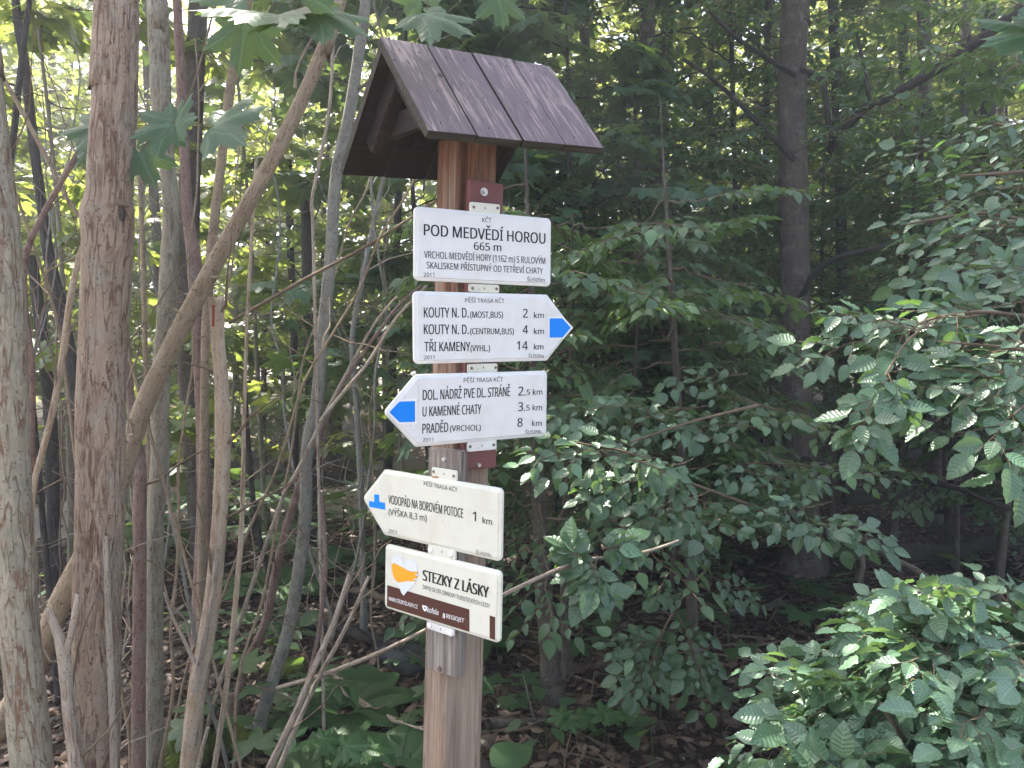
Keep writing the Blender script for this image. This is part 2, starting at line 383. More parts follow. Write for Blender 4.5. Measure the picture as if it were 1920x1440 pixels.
# ------------------------------------------------------------------ sprays: flat leafy shoots in local space (axis +X, plane normal +Z)
def rot2(d, a): c, s = math.cos(a), math.sin(a); return np.array([d[0] * c - d[1] * s, d[0] * s + d[1] * c, d[2]])
def beech_spray(g, L=1., nside=10, lf=.07, sp=.047, droop=.16):
    tw = []; pos = []; X = []; N = []; S = []
    def axis(b, d, l, dr):
        n = 7; t = np.linspace(0, 1, n); p = b + np.outer(t * l, d); zig = .012 * l * np.where(np.arange(n) % 2, 1, -1)
        side = np.array([-d[1], d[0], 0]); p = p + np.outer(zig, side) + g.normal(0, .006 * l, (n, 3)); p[:, 2] -= dr * l * t * t
        p[0] = b; return p
    def leaves(p, start, l):
        n = max(2, int(l * (1 - start) / sp)); 
        for k in range(n + 1):
            t = start + (1 - start) * k / n; i = min(int(t * 6), 5); q = p[i] + (p[i + 1] - p[i]) * (t * 6 - i)
            d = nrm(p[i + 1] - p[i]); sgn = 1 if k % 2 else -1; a = g.uniform(.6, 1.1) * sgn if k < n else g.uniform(-.25, .25)
            x = rot2(d, a); x[2] -= g.uniform(-.1, .45)
            pos.append(q); X.append(x); N.append(np.array([0, 0, 1.]) + g.normal(0, .28, 3)); S.append(lf * g.uniform(.5, 1.3) * (.75 + .35 * (k / n if n else 1)))
    m = axis(np.zeros(3), np.array([1., 0, 0]), L, droop); tw.append((m, .0045 * L)); leaves(m, .7, L)
    for k in range(nside):
        t = .12 + .8 * (k + g.uniform(-.2, .2)) / nside; i = min(int(t * 6), 5); b = m[i] + (m[i + 1] - m[i]) * (t * 6 - i)
        sgn = 1 if k % 2 else -1; d = rot2(np.array([1., 0, 0]), sgn * g.uniform(.65, 1.0)); d[2] += g.normal(0, .12)
        l = L * g.uniform(.26, .46) * (1.1 - .65 * t); p = axis(b, nrm(d), l, droop * 1.1); tw.append((p, .0022 * L)); leaves(p, .12, l)
    return tw, np.array(pos), np.array(X), np.array(N), np.array(S)
def maple_spray(g, L=1., nside=4, lf=.15, sp=.12, droop=.14):
    tw = []; pos = []; X = []; N = []; S = []
    def leaves(p, start, l):
        n = max(1, int(l * (1 - start) / sp))
        for k in range(n + 1):
            t = start + (1 - start) * k / n; i = min(int(t * 6), 5); q = p[i] + (p[i + 1] - p[i]) * (t * 6 - i); d = nrm(p[i + 1] - p[i])
            for sgn in (1, -1):
                x = rot2(d, sgn * g.uniform(.5, 1.2)); x[2] += g.uniform(-.1, .35); x = nrm(x); pe = lf * g.uniform(.5, 1.)
                e = q + x * pe; tw.append((np.stack([q, q + x * pe * .5 + [0, 0, .01], e]), .0014))
                x2 = x.copy(); x2[2] -= g.uniform(.15, .9)
                pos.append(e); X.append(x2); N.append(np.array([0, 0, 1.]) + g.normal(0, .3, 3)); S.append(lf * g.uniform(.65, 1.2))
    def axis(b, d, l):
        t = np.linspace(0, 1, 7); p = b + np.outer(t * l, d) + g.normal(0, .012 * l, (7, 3)); p[:, 2] -= droop * l * t * t; p[0] = b; return p
    m = axis(np.zeros(3), np.array([1., 0, 0]), L); tw.append((m, .006 * L)); leaves(m, .45, L)
    for k in range(nside):
        t = .2 + .65 * k / nside; i = min(int(t * 6), 5); b = m[i]; sgn = 1 if k % 2 else -1
        d = rot2(np.array([1., 0, 0]), sgn * g.uniform(.6, .95)); d[2] += g.normal(0, .15); l = L * g.uniform(.35, .55)
        p = axis(b, nrm(d), l); tw.append((p, .003 * L)); leaves(p, .35, l)
    return tw, np.array(pos), np.array(X), np.array(N), np.array(S)
SPR = {'beech': [beech_spray(np.random.default_rng(i)) for i in range(8)],
       'beech_near': [beech_spray(np.random.default_rng(20 + i), .5, 8, .062, .042, .2) for i in range(8)],
       'maple': [maple_spray(np.random.default_rng(40 + i)) for i in range(8)],
       'sparse': [maple_spray(np.random.default_rng(60 + i), 1., 4, .14, .13) for i in range(6)]}
class Crown:
    def __init__(s, kind): s.kind = kind; s.p = []; s.x = []; s.n = []; s.s = []; s.tw = []
    def spray(s, base, d, up=(0, 0, 1), L=1., which=None, leaf=1.):
        lib = SPR[s.kind]; tw, p, X, N, S = lib[int(rng.integers(len(lib))) if which is None else which]
        L0 = np.linalg.norm(tw[0][0][-1] - tw[0][0][0]); k = L / L0
        x = nrm(d); z = np.asarray(up, float); z = nrm(z - x * (x @ z)); y = np.cross(z, x); Rm = np.stack([x, y, z], 1)
        s.p.append(np.asarray(base) + k * p @ Rm.T); s.x.append(X @ Rm.T); s.n.append(N @ Rm.T + rng.normal(0, .1, N.shape)); s.s.append(S * leaf)
        for q, r in tw: s.tw.append((np.asarray(base) + k * q @ Rm.T, r))
    def mesh(s, tp, twigs=True, keep=1.):
        mb = MB(); p, x, n, z = map(np.concatenate, (s.p, s.x, s.n, s.s))
        if keep < 1: m = rng.random(len(p)) < keep; p, x, n, z = p[m], x[m], n[m], z[m]
        inst(mb, tp, p, x, n, z)
        if twigs:
            for q, r in s.tw: tube(mb, q, np.linspace(max(r, .0012), max(r * .4, .0008), len(q)), 3, 1, cap=False)
        return mb

def stem(name, pxs, y, wpx, mat, label, cat='tree', group=None, sides=14, bump=.05, seed=0, extra=None, to_ground=True, up=0., parts=(), jag=0., partname='trunk', step=.06, taper=.6):
    """A trunk traced through picture points at depth y (y may vary along it); wpx = its width there."""
    ys = np.broadcast_to(y, (len(pxs),)) if np.ndim(y) < 1 or len(np.shape(y)) == 1 and len(y) == len(pxs) else y
    pts = np.array([P(a, b, c) for (a, b), c in zip(pxs, ys)]); r = np.array([w * .5 * c / F for w, c in zip(np.broadcast_to(wpx, (len(pxs),)), ys)])
    if pts[0, 2] < pts[-1, 2]: pts = pts[::-1]; r = r[::-1]            # first = top
    if up: pts = np.vstack([pts[0] + nrm(pts[0] - pts[1]) * up, pts]); r = np.concatenate([[r[0] * taper], r])
    if to_ground:
        b = pts[-1] + (pts[-1] - pts[-2]) / max(1e-3, pts[-2][2] - pts[-1][2]) * max(0, pts[-1][2]) * .6
        g = float(gh(b[0], b[1])); pts = np.vstack([pts, [b[0], b[1], g + .12], [b[0], b[1], g - .1]]); r = np.concatenate([r, [r[-1] * 1.1, r[-1] * 1.5]])
    q = resample(np.hstack([pts, r[:, None]])[::-1], step)
    root = empty(name, (q[0, 0], q[0, 1], q[0, 2]), label, cat, group)
    mb = MB(); tube(mb, q[:, :3], np.maximum(q[:, 3], .001), sides, 0, bump, seed, jag=jag)
    if extra: extra(mb)
    mb.build(partname, mat, root, loc=root.location)
    return root, q

def small(mb, pxs, ys, wpx, sides=7, mat=0, seed=1, bump=.04):
    ys = np.broadcast_to(ys, (len(pxs),))
    pts = np.array([[*P(a, b, c), w * .5 * c / F] for (a, b), c, w in zip(pxs, ys, np.broadcast_to(wpx, (len(pxs),)))])
    q = resample(pts, .04); tube(mb, q[:, :3], np.maximum(q[:, 3], .0008), sides, mat, bump, seed); return q
# ------------------------------------------------------------------ ground, forest road, leaf litter
xs = np.concatenate([np.linspace(-60, -14, 18), np.linspace(-13, 13, 170), np.linspace(14, 60, 18)])
ys = np.concatenate([np.linspace(-40, -3, 12), np.linspace(-2.6, 14, 130), np.linspace(15, 62, 24)])
gx, gy = np.meshgrid(xs, ys, indexing='ij'); V = np.stack([gx, gy, gh(gx, gy)], -1).reshape(-1, 3)
i, j = np.meshgrid(np.arange(len(xs) - 1), np.arange(len(ys) - 1), indexing='ij'); b = (i * len(ys) + j).ravel(); m = len(ys)
mb = MB(); mb.add(V, np.stack([b, b + m, b + m + 1, b + 1], 1), V[:, :2]); tag(mb.build('ground', M['ground']), kind='structure')
def strip(name, path, w, mat, dz=.03):
    c = resample(np.array(path, float), .25); t = nrm(np.gradient(c, axis=0)); nn = np.stack([-t[:, 1], t[:, 0]], 1); k = np.linspace(-1, 1, 7)
    q = c[:, None] + nn[:, None] * (k * w / 2)[None, :, None]; V = np.concatenate([q, (gh(q[..., 0], q[..., 1]) + dz * (1 - .8 * np.abs(k)[None] ** 3))[..., None]], -1)
    n = len(c); i, j = np.meshgrid(np.arange(n - 1), np.arange(6), indexing='ij'); b = (i * 7 + j).ravel()
    mb = MB(); mb.add(V.reshape(-1, 3), np.stack([b, b + 1, b + 8, b + 7], 1)[:, ::-1]); return tag(mb.build(name, mat), kind='structure')
strip('forest_road', [(-22, 7.2), (-9, 7.6), (-3.5, 8.1), (-1.4, 9.4), (-1.4, 14), (-3, 22), (-6, 40)], 1.9, M['road'], .02)
strip('gravel_path', [(-40, -1.6), (-12, -1.2), (-3, -.9), (3, -1.1), (14, -2.), (40, -4)], 3.6, M['road'], .05)
def scatter(n, x0, x1, y0, y1, clear=None):
    x = rng.uniform(x0, x1, n); y = y0 + (y1 - y0) * rng.random(n) ** 1.5
    return np.stack([x, y, gh(x, y)], 1)
LL = oval(5, 3, -.5, .9, 0, .03)
mb = MB(); p = np.concatenate([scatter(22000, -3.5, 4.5, 1.9, 7.5), scatter(5000, -6, 1, 6.4, 10), scatter(5000, -2.2, 2.2, 2.2, 4.6)]); p[:, 2] += rng.uniform(.0, .03, len(p)); a = rng.uniform(0, 6.28, len(p))
inst(mb, LL, p, np.stack([np.cos(a), np.sin(a), rng.normal(0, .35, len(p))], 1), np.array([0, 0, 1.]) + rng.normal(0, .45, (len(p), 3)), rng.uniform(.028, .08, len(p)))
tag(mb.build('leaf_litter', M['litter']), 'brown dry leaf litter covering the forest floor', 'leaf litter', kind='stuff')
mb = MB()
for k in range(420):
    c = scatter(1, -3.2, 4, 2.2, 7)[0]; a = rng.uniform(0, 6.28); l = rng.uniform(.12, .7); n = 5; t = np.linspace(-.5, .5, n)
    q = c + np.outer(t * l, [math.cos(a), math.sin(a), rng.normal(0, .08)]) + rng.normal(0, .012, (n, 3)); q[:, 2] = np.maximum(q[:, 2], gh(q[:, 0], q[:, 1]) + .004) + .012
    tube(mb, q, np.linspace(.006, .003, n) * rng.uniform(.6, 1.5), 4, 0, seed=k, cap=False)
tag(mb.build('twig_litter', M['twig']), 'thin dead twigs strewn over the leaf litter', 'twig litter', kind='stuff')
def fallen(pxs, y, w, mat, label, seed):
    y = np.broadcast_to(y, (len(pxs),)); pts = np.array([[*P(a, b, c), w * .5 * c / F] for (a, b), c in zip(pxs, y)])
    q = resample(pts, .05); mb = MB(); tube(mb, q[:, :3], q[:, 3] * np.linspace(1.1, .8, len(q)), 8, 0, .12, seed)
    return tag(mb.build('fallen_branch', mat, loc=q[0, :3]), label, 'branch')
def onground(px, y): return P(px, 0, y)[0], y
def fb(x0, y0, x1, y1, r, mat, label, seed, lift=.03):
    t = np.linspace(0, 1, 14); g = np.random.default_rng(seed); x = x0 + (x1 - x0) * t + np.cumsum(g.normal(0, .012, 14)); y = y0 + (y1 - y0) * t + np.cumsum(g.normal(0, .012, 14))
    q = np.stack([x, y, gh(x, y) + lift + r + .03 * np.sin(t * 5 + seed)], 1); mb = MB(); tube(mb, q, r * np.linspace(1.1, .75, 14), 8, 0, .14, seed)
    for k in (4, 8, 11):
        d = nrm(np.array([g.normal(), g.normal(), .6])); tube(mb, np.stack([q[k], q[k] + d * .1, q[k] + d * .22 + [0, 0, .02]]), [r * .4, r * .3, r * .15], 5, 0, seed=k)
    return tag(mb.build('fallen_branch', mat, loc=q[0]), label, 'branch', 'branches lying on the forest floor')
fb(-.12, 3.05, .62, 3.35, .017, M['barkBe'], 'dark fallen branch lying right of the post foot among seedlings', 3)
fb(-1.35, 4.3, -.15, 3.7, .03, M['barkK'], 'thick dark rotten branch lying behind the thin canes', 5)
fb(-1.0, 4.9, -.2, 4.5, .022, M['twig'], 'brown fallen stick left of the post, farther back', 8)
fb(-.85, 3.6, -.1, 2.75, .014, M['dead'], 'pale fallen stick slanting up to the foot of the post', 9, .06)
fb(.9, 4.4, 1.9, 4.9, .02, M['barkBe'], 'fallen branch between the two slim beech saplings and the shrub', 12)
fb(2.3, 5.4, 5.2, 5.9, .06, M['barkK'], 'fallen dark log at the right behind the beech shrub', 15, .1)
fb(2.7, 6.2, 5.6, 6.5, .05, M['barkK'], 'second dark log lying behind the first one at the right', 16, .3)
def rock(x, y, r, label, seed, mat):
    g = np.random.default_rng(seed); bm = bmesh.new(); bmesh.ops.create_icosphere(bm, subdivisions=4, radius=1)
    ph = g.uniform(0, 6.28, (6, 3))
    for v in bm.verts:
        d = 1 + sum(.10 / (k * .6 + 1) * math.sin(v.co.x * (2 + k) + ph[k, 0]) * math.sin(v.co.y * (2 + k) + ph[k, 1] + v.co.z * 2) for k in range(6)); v.co = Vector((v.co.x * d * r * 1.2, v.co.y * d * r, v.co.z * d * r * .7))
    o = bmo(bm, 'mossy_rock', mat, None, smooth=True); o.location = (x, y, float(gh(x, y)) + r * .2)
    return tag(o, label, 'rock', 'mossy stones')
for k, (x, y, r, l) in enumerate([(-1.32, 3.0, .12, 'green mossy stone between the grey-green trunk and the peeled stem'), (-1.08, 3.1, .10, 'mossy stone just right of the peeled stem'), (-1.12, 3.75, .09, 'small mossy stone behind the thin reddish cane'), (-1.5, 2.75, .07, 'low mossy stone beside the fissured trunk'), (-.55, 3.9, .13, 'dark grey stone lying left of the post')]):
    rock(x, y, r, l, k, M['moss'] if k != 4 else bark('stone', (.05, .055, .05), (.085, .085, .078), (.03, .03, .028), (4, 4), .3, .5))
# ------------------------------------------------------------------ the guidepost
M['post'] = wood('post_wood', (.30, .15, .085), (.10, .045, .026), 2, (.37, .285, .21), (1.95, 1.05), contrast=(.4, .6))
M['post_side'] = M['post']
M['roofp'] = wood('roof_paint', (.135, .09, .10), (.085, .055, .062), 1, None, sc=.8, rough=.55, contrast=(.3, .7))
def roof_paint():
    t = NT('roof_weathered_paint'); v = t.coord('Object', (95, 7, 95)); n = t.noise(v, 1., 6, .7, .5)
    b = t.noise(t.coord('Object', (9, 5, 9)), 1., 3); f = t.ramp(t.math('ADD', n, t.math('MULTIPLY', t.math('SUBTRACT', b, .5), .55)), (.52, 0.), (.62, 1.))
    g = t.noise(t.coord('Object', (200, 12, 200)), 1., 3)
    base = t.mix(t.ramp(g, (.3, 0.), (.7, 1.)), (.095, .070, .076), (.15, .113, .122))
    vs = t.n('TexVoronoi'); t.l(t.coord('Object', (16, 11, 16)), vs.inputs['Vector']); vs.inputs['Scale'].default_value = 1
    base = t.mix(t.math('LESS_THAN', vs.outputs[0], .09), base, (.02, .014, .014))
    c = t.mix(t.math('MULTIPLY', f, .8), base, (.36, .27, .25))
    return t.done(t.bsdf(c, .6, .35, t.math('ADD', t.math('MULTIPLY', f, -1.), g), .5, .002))
M['roof'] = roof_paint()
M['roof_shade'] = wood('roof_underside_shade', (.024, .014, .013), (.011, .007, .0065), 0, None)  # near black: the shade under the roof is put into the wood colour
M['endgrain'] = wood('mossy_edge', (.06, .048, .042), (.028, .022, .02), 0, (.065, .065, .042), sc=1.5)
M['maroon'] = plain('red_brown_paint', (.16, .055, .05), .55, .35, (.10, .04, .035), 20)
M['greywood'] = wood('grey_board', (.34, .30, .26), (.15, .125, .105), 2, None, sc=.8, contrast=(.3, .7))
M['white'] = plain('sign_white', (.73, .73, .70), .35, .45, (.56, .53, .44), 18)
M['cream'] = plain('sign_cream', (.67, .67, .56), .38, .4, (.50, .46, .34), 18)
M['ink'] = plain('black_ink', (.012, .012, .014), .5, .3)
M['ink2'] = plain('grey_ink', (.07, .07, .075), .5, .3)
M['blue'] = plain('blue_paint', (.004, .225, .78), .55, .2)
M['brownink'] = plain('brown_ink', (.075, .026, .016), .5, .3)
M['whiteink'] = plain('white_ink', (.82, .82, .8), .5, .3)
M['foam'] = plain('pale_blue_ink', (.66, .70, .80), .5, .3, (.8, .82, .86), 60)
M['orange'] = plain('orange_ink', (.80, .36, .02), .5, .3)
M['screw'] = plain('rusty_screw', (.22, .17, .13), .45, .5, (.16, .07, .04), 300, .6)
M['cap'] = plain('white_cap', (.85, .85, .85), .25, .5)
M['bolt'] = plain('zinc_bolt', (.5, .48, .44), .4, .5, (.3, .2, .14), 200, .7)
M['rust'] = plain('rust_stain', (.45, .17, .05), .8, .2)

def Rm(yaw, roll, pit):
    return (Matrix.Rotation(R_(yaw), 4, 'Z') @ Matrix.Rotation(R_(roll), 4, 'Y') @ Matrix.Rotation(R_(pit), 4, 'X'))
POSE = {1: (26.88, -.09, 1.01, -.0576, 1.6614, 1.7835), 2: (31.79, -1.11, 1.68, -.0616, 1.661, 1.6133), 3: (33.23, -.75, 2.48, -.0593, 1.6613, 1.4426),
        4: (-35.66, 1.86, .88, -.1529, 1.6306, 1.2178), 5: (-37.35, 1.24, -.33, -.1543, 1.6302, 1.051)}
SM = {k: Matrix.Translation(p[3:]) @ Rm(*p[:3]) for k, p in POSE.items()}
FRONT = -.0052
def sl_(k, px, py, yy=FRONT):
    Mi = SM[k].inverted(); o = np.array(Mi @ Vector(CAM)); d = np.array(Mi.to_3x3() @ Vector(ray(px, py))); t = (yy - o[1]) / d[1]
    q = o + d * t; return q[0], q[2]
ZOOM = {'a': (740, 370, 5.3333), 'b': (700, 640, 5.3333), 'c': (660, 850, 6.0), 'd': (690, 1000, 6.8571)}
def zp(z, p): x, y, s = ZOOM[z]; return x + p[0] / s, y + p[1] / s

# lower post frame: front corner edge measured against the upright
PB, PT = np.array([-.1473, 1.6431, .6572]), np.array([-.1108, 1.6657, 2.012])
ax = nrm(PT - PB); py_ = R_(32.5); ux = nrm(np.array([math.cos(py_), math.sin(py_), 0]) - ax * (math.cos(py_) * ax[0] + math.sin(py_) * ax[1])); uy = np.cross(ax, ux)
base = PB - ax * (PB[2] / ax[2])
PM = Matrix(((ux[0], uy[0], ax[0], base[0]), (ux[1], uy[1], ax[1], base[1]), (ux[2], uy[2], ax[2], base[2]), (0, 0, 0, 1)))   # origin: front-left corner at the ground, x along the right face, y back, z up
PW, PD = .092, .107
g0 = empty('guidepost', Vector(base), 'squared wooden waymark post with a small gabled plank roof, carrying five white signs', 'guidepost')
inv = Matrix.Translation(-Vector(base))
LP = inv @ PM
bm = bmesh.new(); boxbm(bm, (PW, PD, 2.33), Matrix.Translation((PW / 2, PD / 2, .965)), .004)
bmo(bm, 'post', M['post'], g0, LP)
def lp(p):                                             # a world point in the post's frame
    return PM.inverted() @ Vector(p)
# red-brown board on the right face, behind the three upper signs
def on_plane(px, py, yy):                              # picture point on the post-frame plane y = yy
    Mi = PM.inverted(); o = np.array(Mi @ Vector(CAM)); d = np.array(Mi.to_3x3() @ Vector(ray(px, py))); t = (yy - o[1]) / d[1]; return o + d * t
a = on_plane(873, 333, -.021); b = on_plane(943, 335, -.021); c = on_plane(876, 880, -.021); d = on_plane(931, 877, -.021)
x0, x1 = (a[0] + c[0]) / 2, (b[0] + d[0]) / 2
bm = bmesh.new(); boxbm(bm, (x1 - x0, .0205, a[2] - c[2]), Matrix.Translation(((x0 + x1) / 2, -.0108, (a[2] + c[2]) / 2)), .002)
rb = bmo(bm, 'mounting_board', M['maroon'], g0, LP); rb['label'] = 'red-brown painted mounting board with a chamfered foot'
for q in ((1020, 1060, 'w'), ):
    e = on_plane(907, 360, -.0215); bm = bmesh.new()
    cyl(bm, .009, .003, Matrix.Translation((e[0], -.0225, e[2])) @ Matrix.Rotation(math.pi / 2, 4, 'X'), 24); cyl(bm, .0045, .006, Matrix.Translation((e[0], -.026, e[2])) @ Matrix.Rotation(math.pi / 2, 4, 'X'), 6)
    o = bmo(bm, 'bolt', M['bolt'], rb)
e = on_plane(897, 872, -.0215); bm = bmesh.new(); cyl(bm, .006, .006, Matrix.Translation((e[0], -.024, e[2])) @ Matrix.Rotation(math.pi / 2, 4, 'X'), 12, .004); bmo(bm, 'bolt', M['bolt'], rb)
# grey board on the corner, behind the two lower signs
Mi4 = inv @ SM[4]
def on4(px, py, yy): return sl_(4, px, py, yy)
a = on4(806, 842, .006); b = on4(867, 845, .006); c = on4(796, 1252, .006); d = on4(856, 1272, .006)
gx0, gx1 = (a[0] + c[0]) / 2, (b[0] + d[0]) / 2; gz1 = (a[1] + b[1]) / 2; gz0 = (c[1] + d[1]) / 2
bm = bmesh.new(); boxbm(bm, (gx1 - gx0, .022, gz1 - gz0), Matrix.Translation(((gx0 + gx1) / 2, .0175, (gz0 + gz1) / 2)), .0015)
gb = bmo(bm, 'mounting_board', M['greywood'], g0, Mi4); gb['label'] = 'bare weathered grey mounting board with a rusty bolt'
for (px, py), mm in (((833, 861), 'bolt'), ((824, 1254), 'screw')):
    e = on4(px, py, .0055); bm = bmesh.new(); cyl(bm, .0065, .005, Matrix.Translation((e[0], .0045, e[1])) @ Matrix.Rotation(math.pi / 2, 4, 'X'), 12, .0045); bmo(bm, 'bolt', M[mm], gb)
# roof: two slopes of four planks, rafters, tie
RL, RS1, RA1, RS2, RA2 = .4422, .2879, R_(49.35), .3341, R_(42.15)
RMx = inv @ Matrix.Translation((-.0896, 1.72, 2.2211)) @ Rm(34.61, -4.53, 3.6)
roof = bpy.data.objects.new('roof', None); COL.objects.link(roof); roof.parent = g0; roof.matrix_local = RMx
def slope(sgn, s, a, mat, name, label):
    # local: x ridge, y down the slope, z outward
    Ms = Matrix.Rotation(0 if sgn < 0 else math.pi, 4, 'Z') @ Matrix.Rotation(a, 4, 'X') @ Matrix.Diagonal((1, -1, 1, 1))
    Ms = Matrix.Rotation(0 if sgn < 0 else math.pi, 4, 'Z') @ Matrix.Rotation(a, 4, 'X') @ Matrix.Rotation(math.pi, 4, 'Z')
    bm = bmesh.new(); g = np.random.default_rng(3); w = RL / 4
    for k in range(4):
        dz = g.uniform(-.0012, .0012); dl = g.uniform(-.004, .004)
        boxbm(bm, (w - .0035, s + dl, .019), Matrix.Translation((-RL / 2 + w * (k + .5), (s + dl) / 2 + (.006 if sgn > 0 else 0), -.0095 + dz - (.004 if sgn > 0 else 0))), .0018)
        for (u, v) in ((.3, .12), (.7, .12), (.35, .55), (.65, .9)):
            cyl(bm, .0018, .0012, Matrix.Translation((-RL / 2 + w * (k + u), s * v, dz + .0004)), 8)
    bm.normal_update()
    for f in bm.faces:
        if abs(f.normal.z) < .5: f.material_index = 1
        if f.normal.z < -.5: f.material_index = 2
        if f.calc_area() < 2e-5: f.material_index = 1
    o = bmo(bm, name, [mat, M['endgrain'], M['roof_shade']], roof, Ms)
    o['label'] = label; return Ms
m1 = slope(-1, RS1, RA1, M['roof'], 'roof_slope', 'purple-brown plank slope with flaking paint streaks, facing the path')
m2 = slope(1, RS2, RA2, M['roof'], 'roof_slope', 'dark plank slope on the back')
M['brace'] = wood('roof_brace_shade', (.036, .022, .02), (.017, .011, .01), 1, None)  # brace colour darkened to carry the shade inside the gable
for x in (-RL / 2 + .05, RL / 2 - .05):
    for Ms, s, sg in ((m1, RS1, 1), (m2, RS2, -1)):
        bm = bmesh.new(); boxbm(bm, (.035, s * .66, .045), Ms @ Matrix.Translation((x * sg, s * .40, -.042)), .008); bmo(bm, 'rafter', M['brace'], roof)
    bm = bmesh.new(); boxbm(bm, (.022, .20, .05), Matrix.Translation((x * .86, .016, -.155)), .004); bmo(bm, 'tie_beam', M['brace'], roof)
bm = bmesh.new(); boxbm(bm, (.19, .13, .03), Matrix.Translation((0, .01, -.17)), .003); bmo(bm, 'post_cap', M['roof_shade'], roof)
bm = bmesh.new()
for x in (-RL / 2 + .15, RL / 2 - .15):
    vs = [bm.verts.new((x + dx, y, z)) for dx in (-.006, .006) for y, z in ((0, -.03), (-.135, -.185), (.165, -.185))]
    bm.faces.new(vs[:3]); bm.faces.new(vs[3:][::-1])
    for i in range(3): bm.faces.new((vs[i], vs[3 + i], vs[3 + (i + 1) % 3], vs[(i + 1) % 3]))
bmesh.ops.recalc_face_normals(bm, faces=bm.faces); bmo(bm, 'gable_board', M['roof_shade'], roof)

# ------------------------------------------------------------------ signs
def rounded(poly, r, n=6):
    out = []; p = np.asarray(poly, float); m = len(p)
    for i in range(m):
        a, b, c = p[i - 1], p[i], p[(i + 1) % m]; d1 = nrm(a - b); d2 = nrm(c - b); ang = math.acos(np.clip(d1 @ d2, -1, 1)); rr = r * (.6 if ang > 1.8 else 1)
        k = rr / math.tan(ang / 2); cen = b + nrm(d1 + d2) * rr / math.sin(ang / 2); s, e = b + d1 * k, b + d2 * k
        v0, v1 = s - cen, e - cen; a0 = math.atan2(v0[1], v0[0]); da = (math.atan2(v1[1], v1[0]) - a0 + math.pi) % (2 * math.pi) - math.pi
        for t in np.linspace(0, 1, n): out.append(cen + rr * np.array([math.cos(a0 + da * t), math.sin(a0 + da * t)]))
    return np.array(out)
def inset(o, d):
    t = nrm(np.roll(o, -1, 0) - np.roll(o, 1, 0)); nn = np.stack([-t[:, 1], t[:, 0]], 1)
    if ((o.mean(0) - o) * nn).sum(1).mean() < 0: nn = -nn
    return o + nn * d
def plate(mb, outline, rings, mat=0):
    """rings: (inset, y) from back to front; closes both ends."""
    n = len(outline); V = []
    for d, y in rings:
        q = inset(outline, d) if d else outline; V.append(np.stack([q[:, 0], np.full(n, y), q[:, 1]], 1))
    k = np.arange(n); fs = [np.stack([i * n + k, i * n + (k + 1) % n, (i + 1) * n + (k + 1) % n, (i + 1) * n + k], 1) for i in range(len(rings) - 1)]
    mb.add(np.concatenate(V), fs + [k[::-1][None], ((len(rings) - 1) * n + k)[None]], None, mat, smooth=False)
def flat(mb, poly, y, mat=0):
    p = np.asarray(poly, float); bm = bmesh.new(); vs = [bm.verts.new((a, y, b)) for a, b in p]; f = bm.faces.new(vs); f.normal_update()
    if f.normal.y > 0: f.normal_flip()
    r = bmesh.ops.triangulate(bm, faces=[f]); bm.verts.index_update()
    mb.add([v.co[:] for v in bm.verts], np.array([[v.index for v in f.verts] for f in bm.faces]), None, mat, smooth=False); bm.free()
CAPH = {}
import os
FONT = None
try:
    for fn in ('NotoSansHebrew-Regular.woff2',):
        fp = os.path.join(bpy.utils.system_resource('DATAFILES'), 'fonts', fn)       # a font that ships with Blender; the built-in one otherwise
        if os.path.exists(fp): FONT = bpy.data.fonts.load(fp); break
except Exception: FONT = None
def glyphs(s, off=0.):
    c = bpy.data.curves.new('lettering', 'FONT'); c.body = s
    if FONT: c.font = FONT; c.resolution_u = 4
    o = bpy.data.objects.new('lettering', c); COL.objects.link(o); bpy.context.view_layer.update()
    me = bpy.data.meshes.new_from_object(o); bpy.data.objects.remove(o)
    me.calc_loop_triangles()
    v = np.array([x.co[:] for x in me.vertices]); f = np.array([t.vertices[:] for t in me.loop_triangles]); bpy.data.meshes.remove(me); bpy.data.curves.remove(c)
    return v, f
CH = glyphs('H')[0][:, 1].max()
def text(mb, k, s, z, a, b, cap, mat=0, off=.02, y=-.0056, slant=0.):
    v, f = glyphs(s, off); A = np.array(sl_(k, *zp(z, a))); B = np.array(sl_(k, *zp(z, b)))
    u = B - A; w = np.linalg.norm(u); u = u / w; up = np.array([-u[1], u[0]])
    pm = zp(z, a); hgt = sl_(k, pm[0], pm[1] - cap / ZOOM[z][2])[1] - A[1]
    x = (v[:, 0] - v[:, 0].min()) / (v[:, 0].max() - v[:, 0].min()) * w; h = v[:, 1] / CH * hgt; x = x + slant * h
    q = A + x[:, None] * u + h[:, None] * up
    V = np.stack([q[:, 0], np.full(len(q), y), q[:, 1]], 1)
    if off:                                            # heavier strokes: the glyph laid again a hair to each side
        V = np.concatenate([V + [dx * off * hgt * 1.0, -1e-5 * i, 0] for i, dx in enumerate((-.5, 0, .5))]); f = np.concatenate([f, f + len(q), f + 2 * len(q)])
    t = V[f]; nn = np.cross(t[:, 1] - t[:, 0], t[:, 2] - t[:, 0])[:, 1]; f = np.where(nn[:, None] > 0, f[:, ::-1], f)
    mb.add(V, f, None, mat, smooth=False)
W_, H_, T_ = .329, .149, .071
rect = lambda w, h: [(-w / 2, h / 2), (w / 2, h / 2), (w / 2, -h / 2), (-w / 2, -h / 2)]
arrow_r = [(-W_ / 2, H_ / 2), (W_ / 2, H_ / 2), (W_ / 2 + T_, 0), (W_ / 2, -H_ / 2), (-W_ / 2, -H_ / 2)]
arrow_l = [(-x, z) for x, z in arrow_r][::-1]
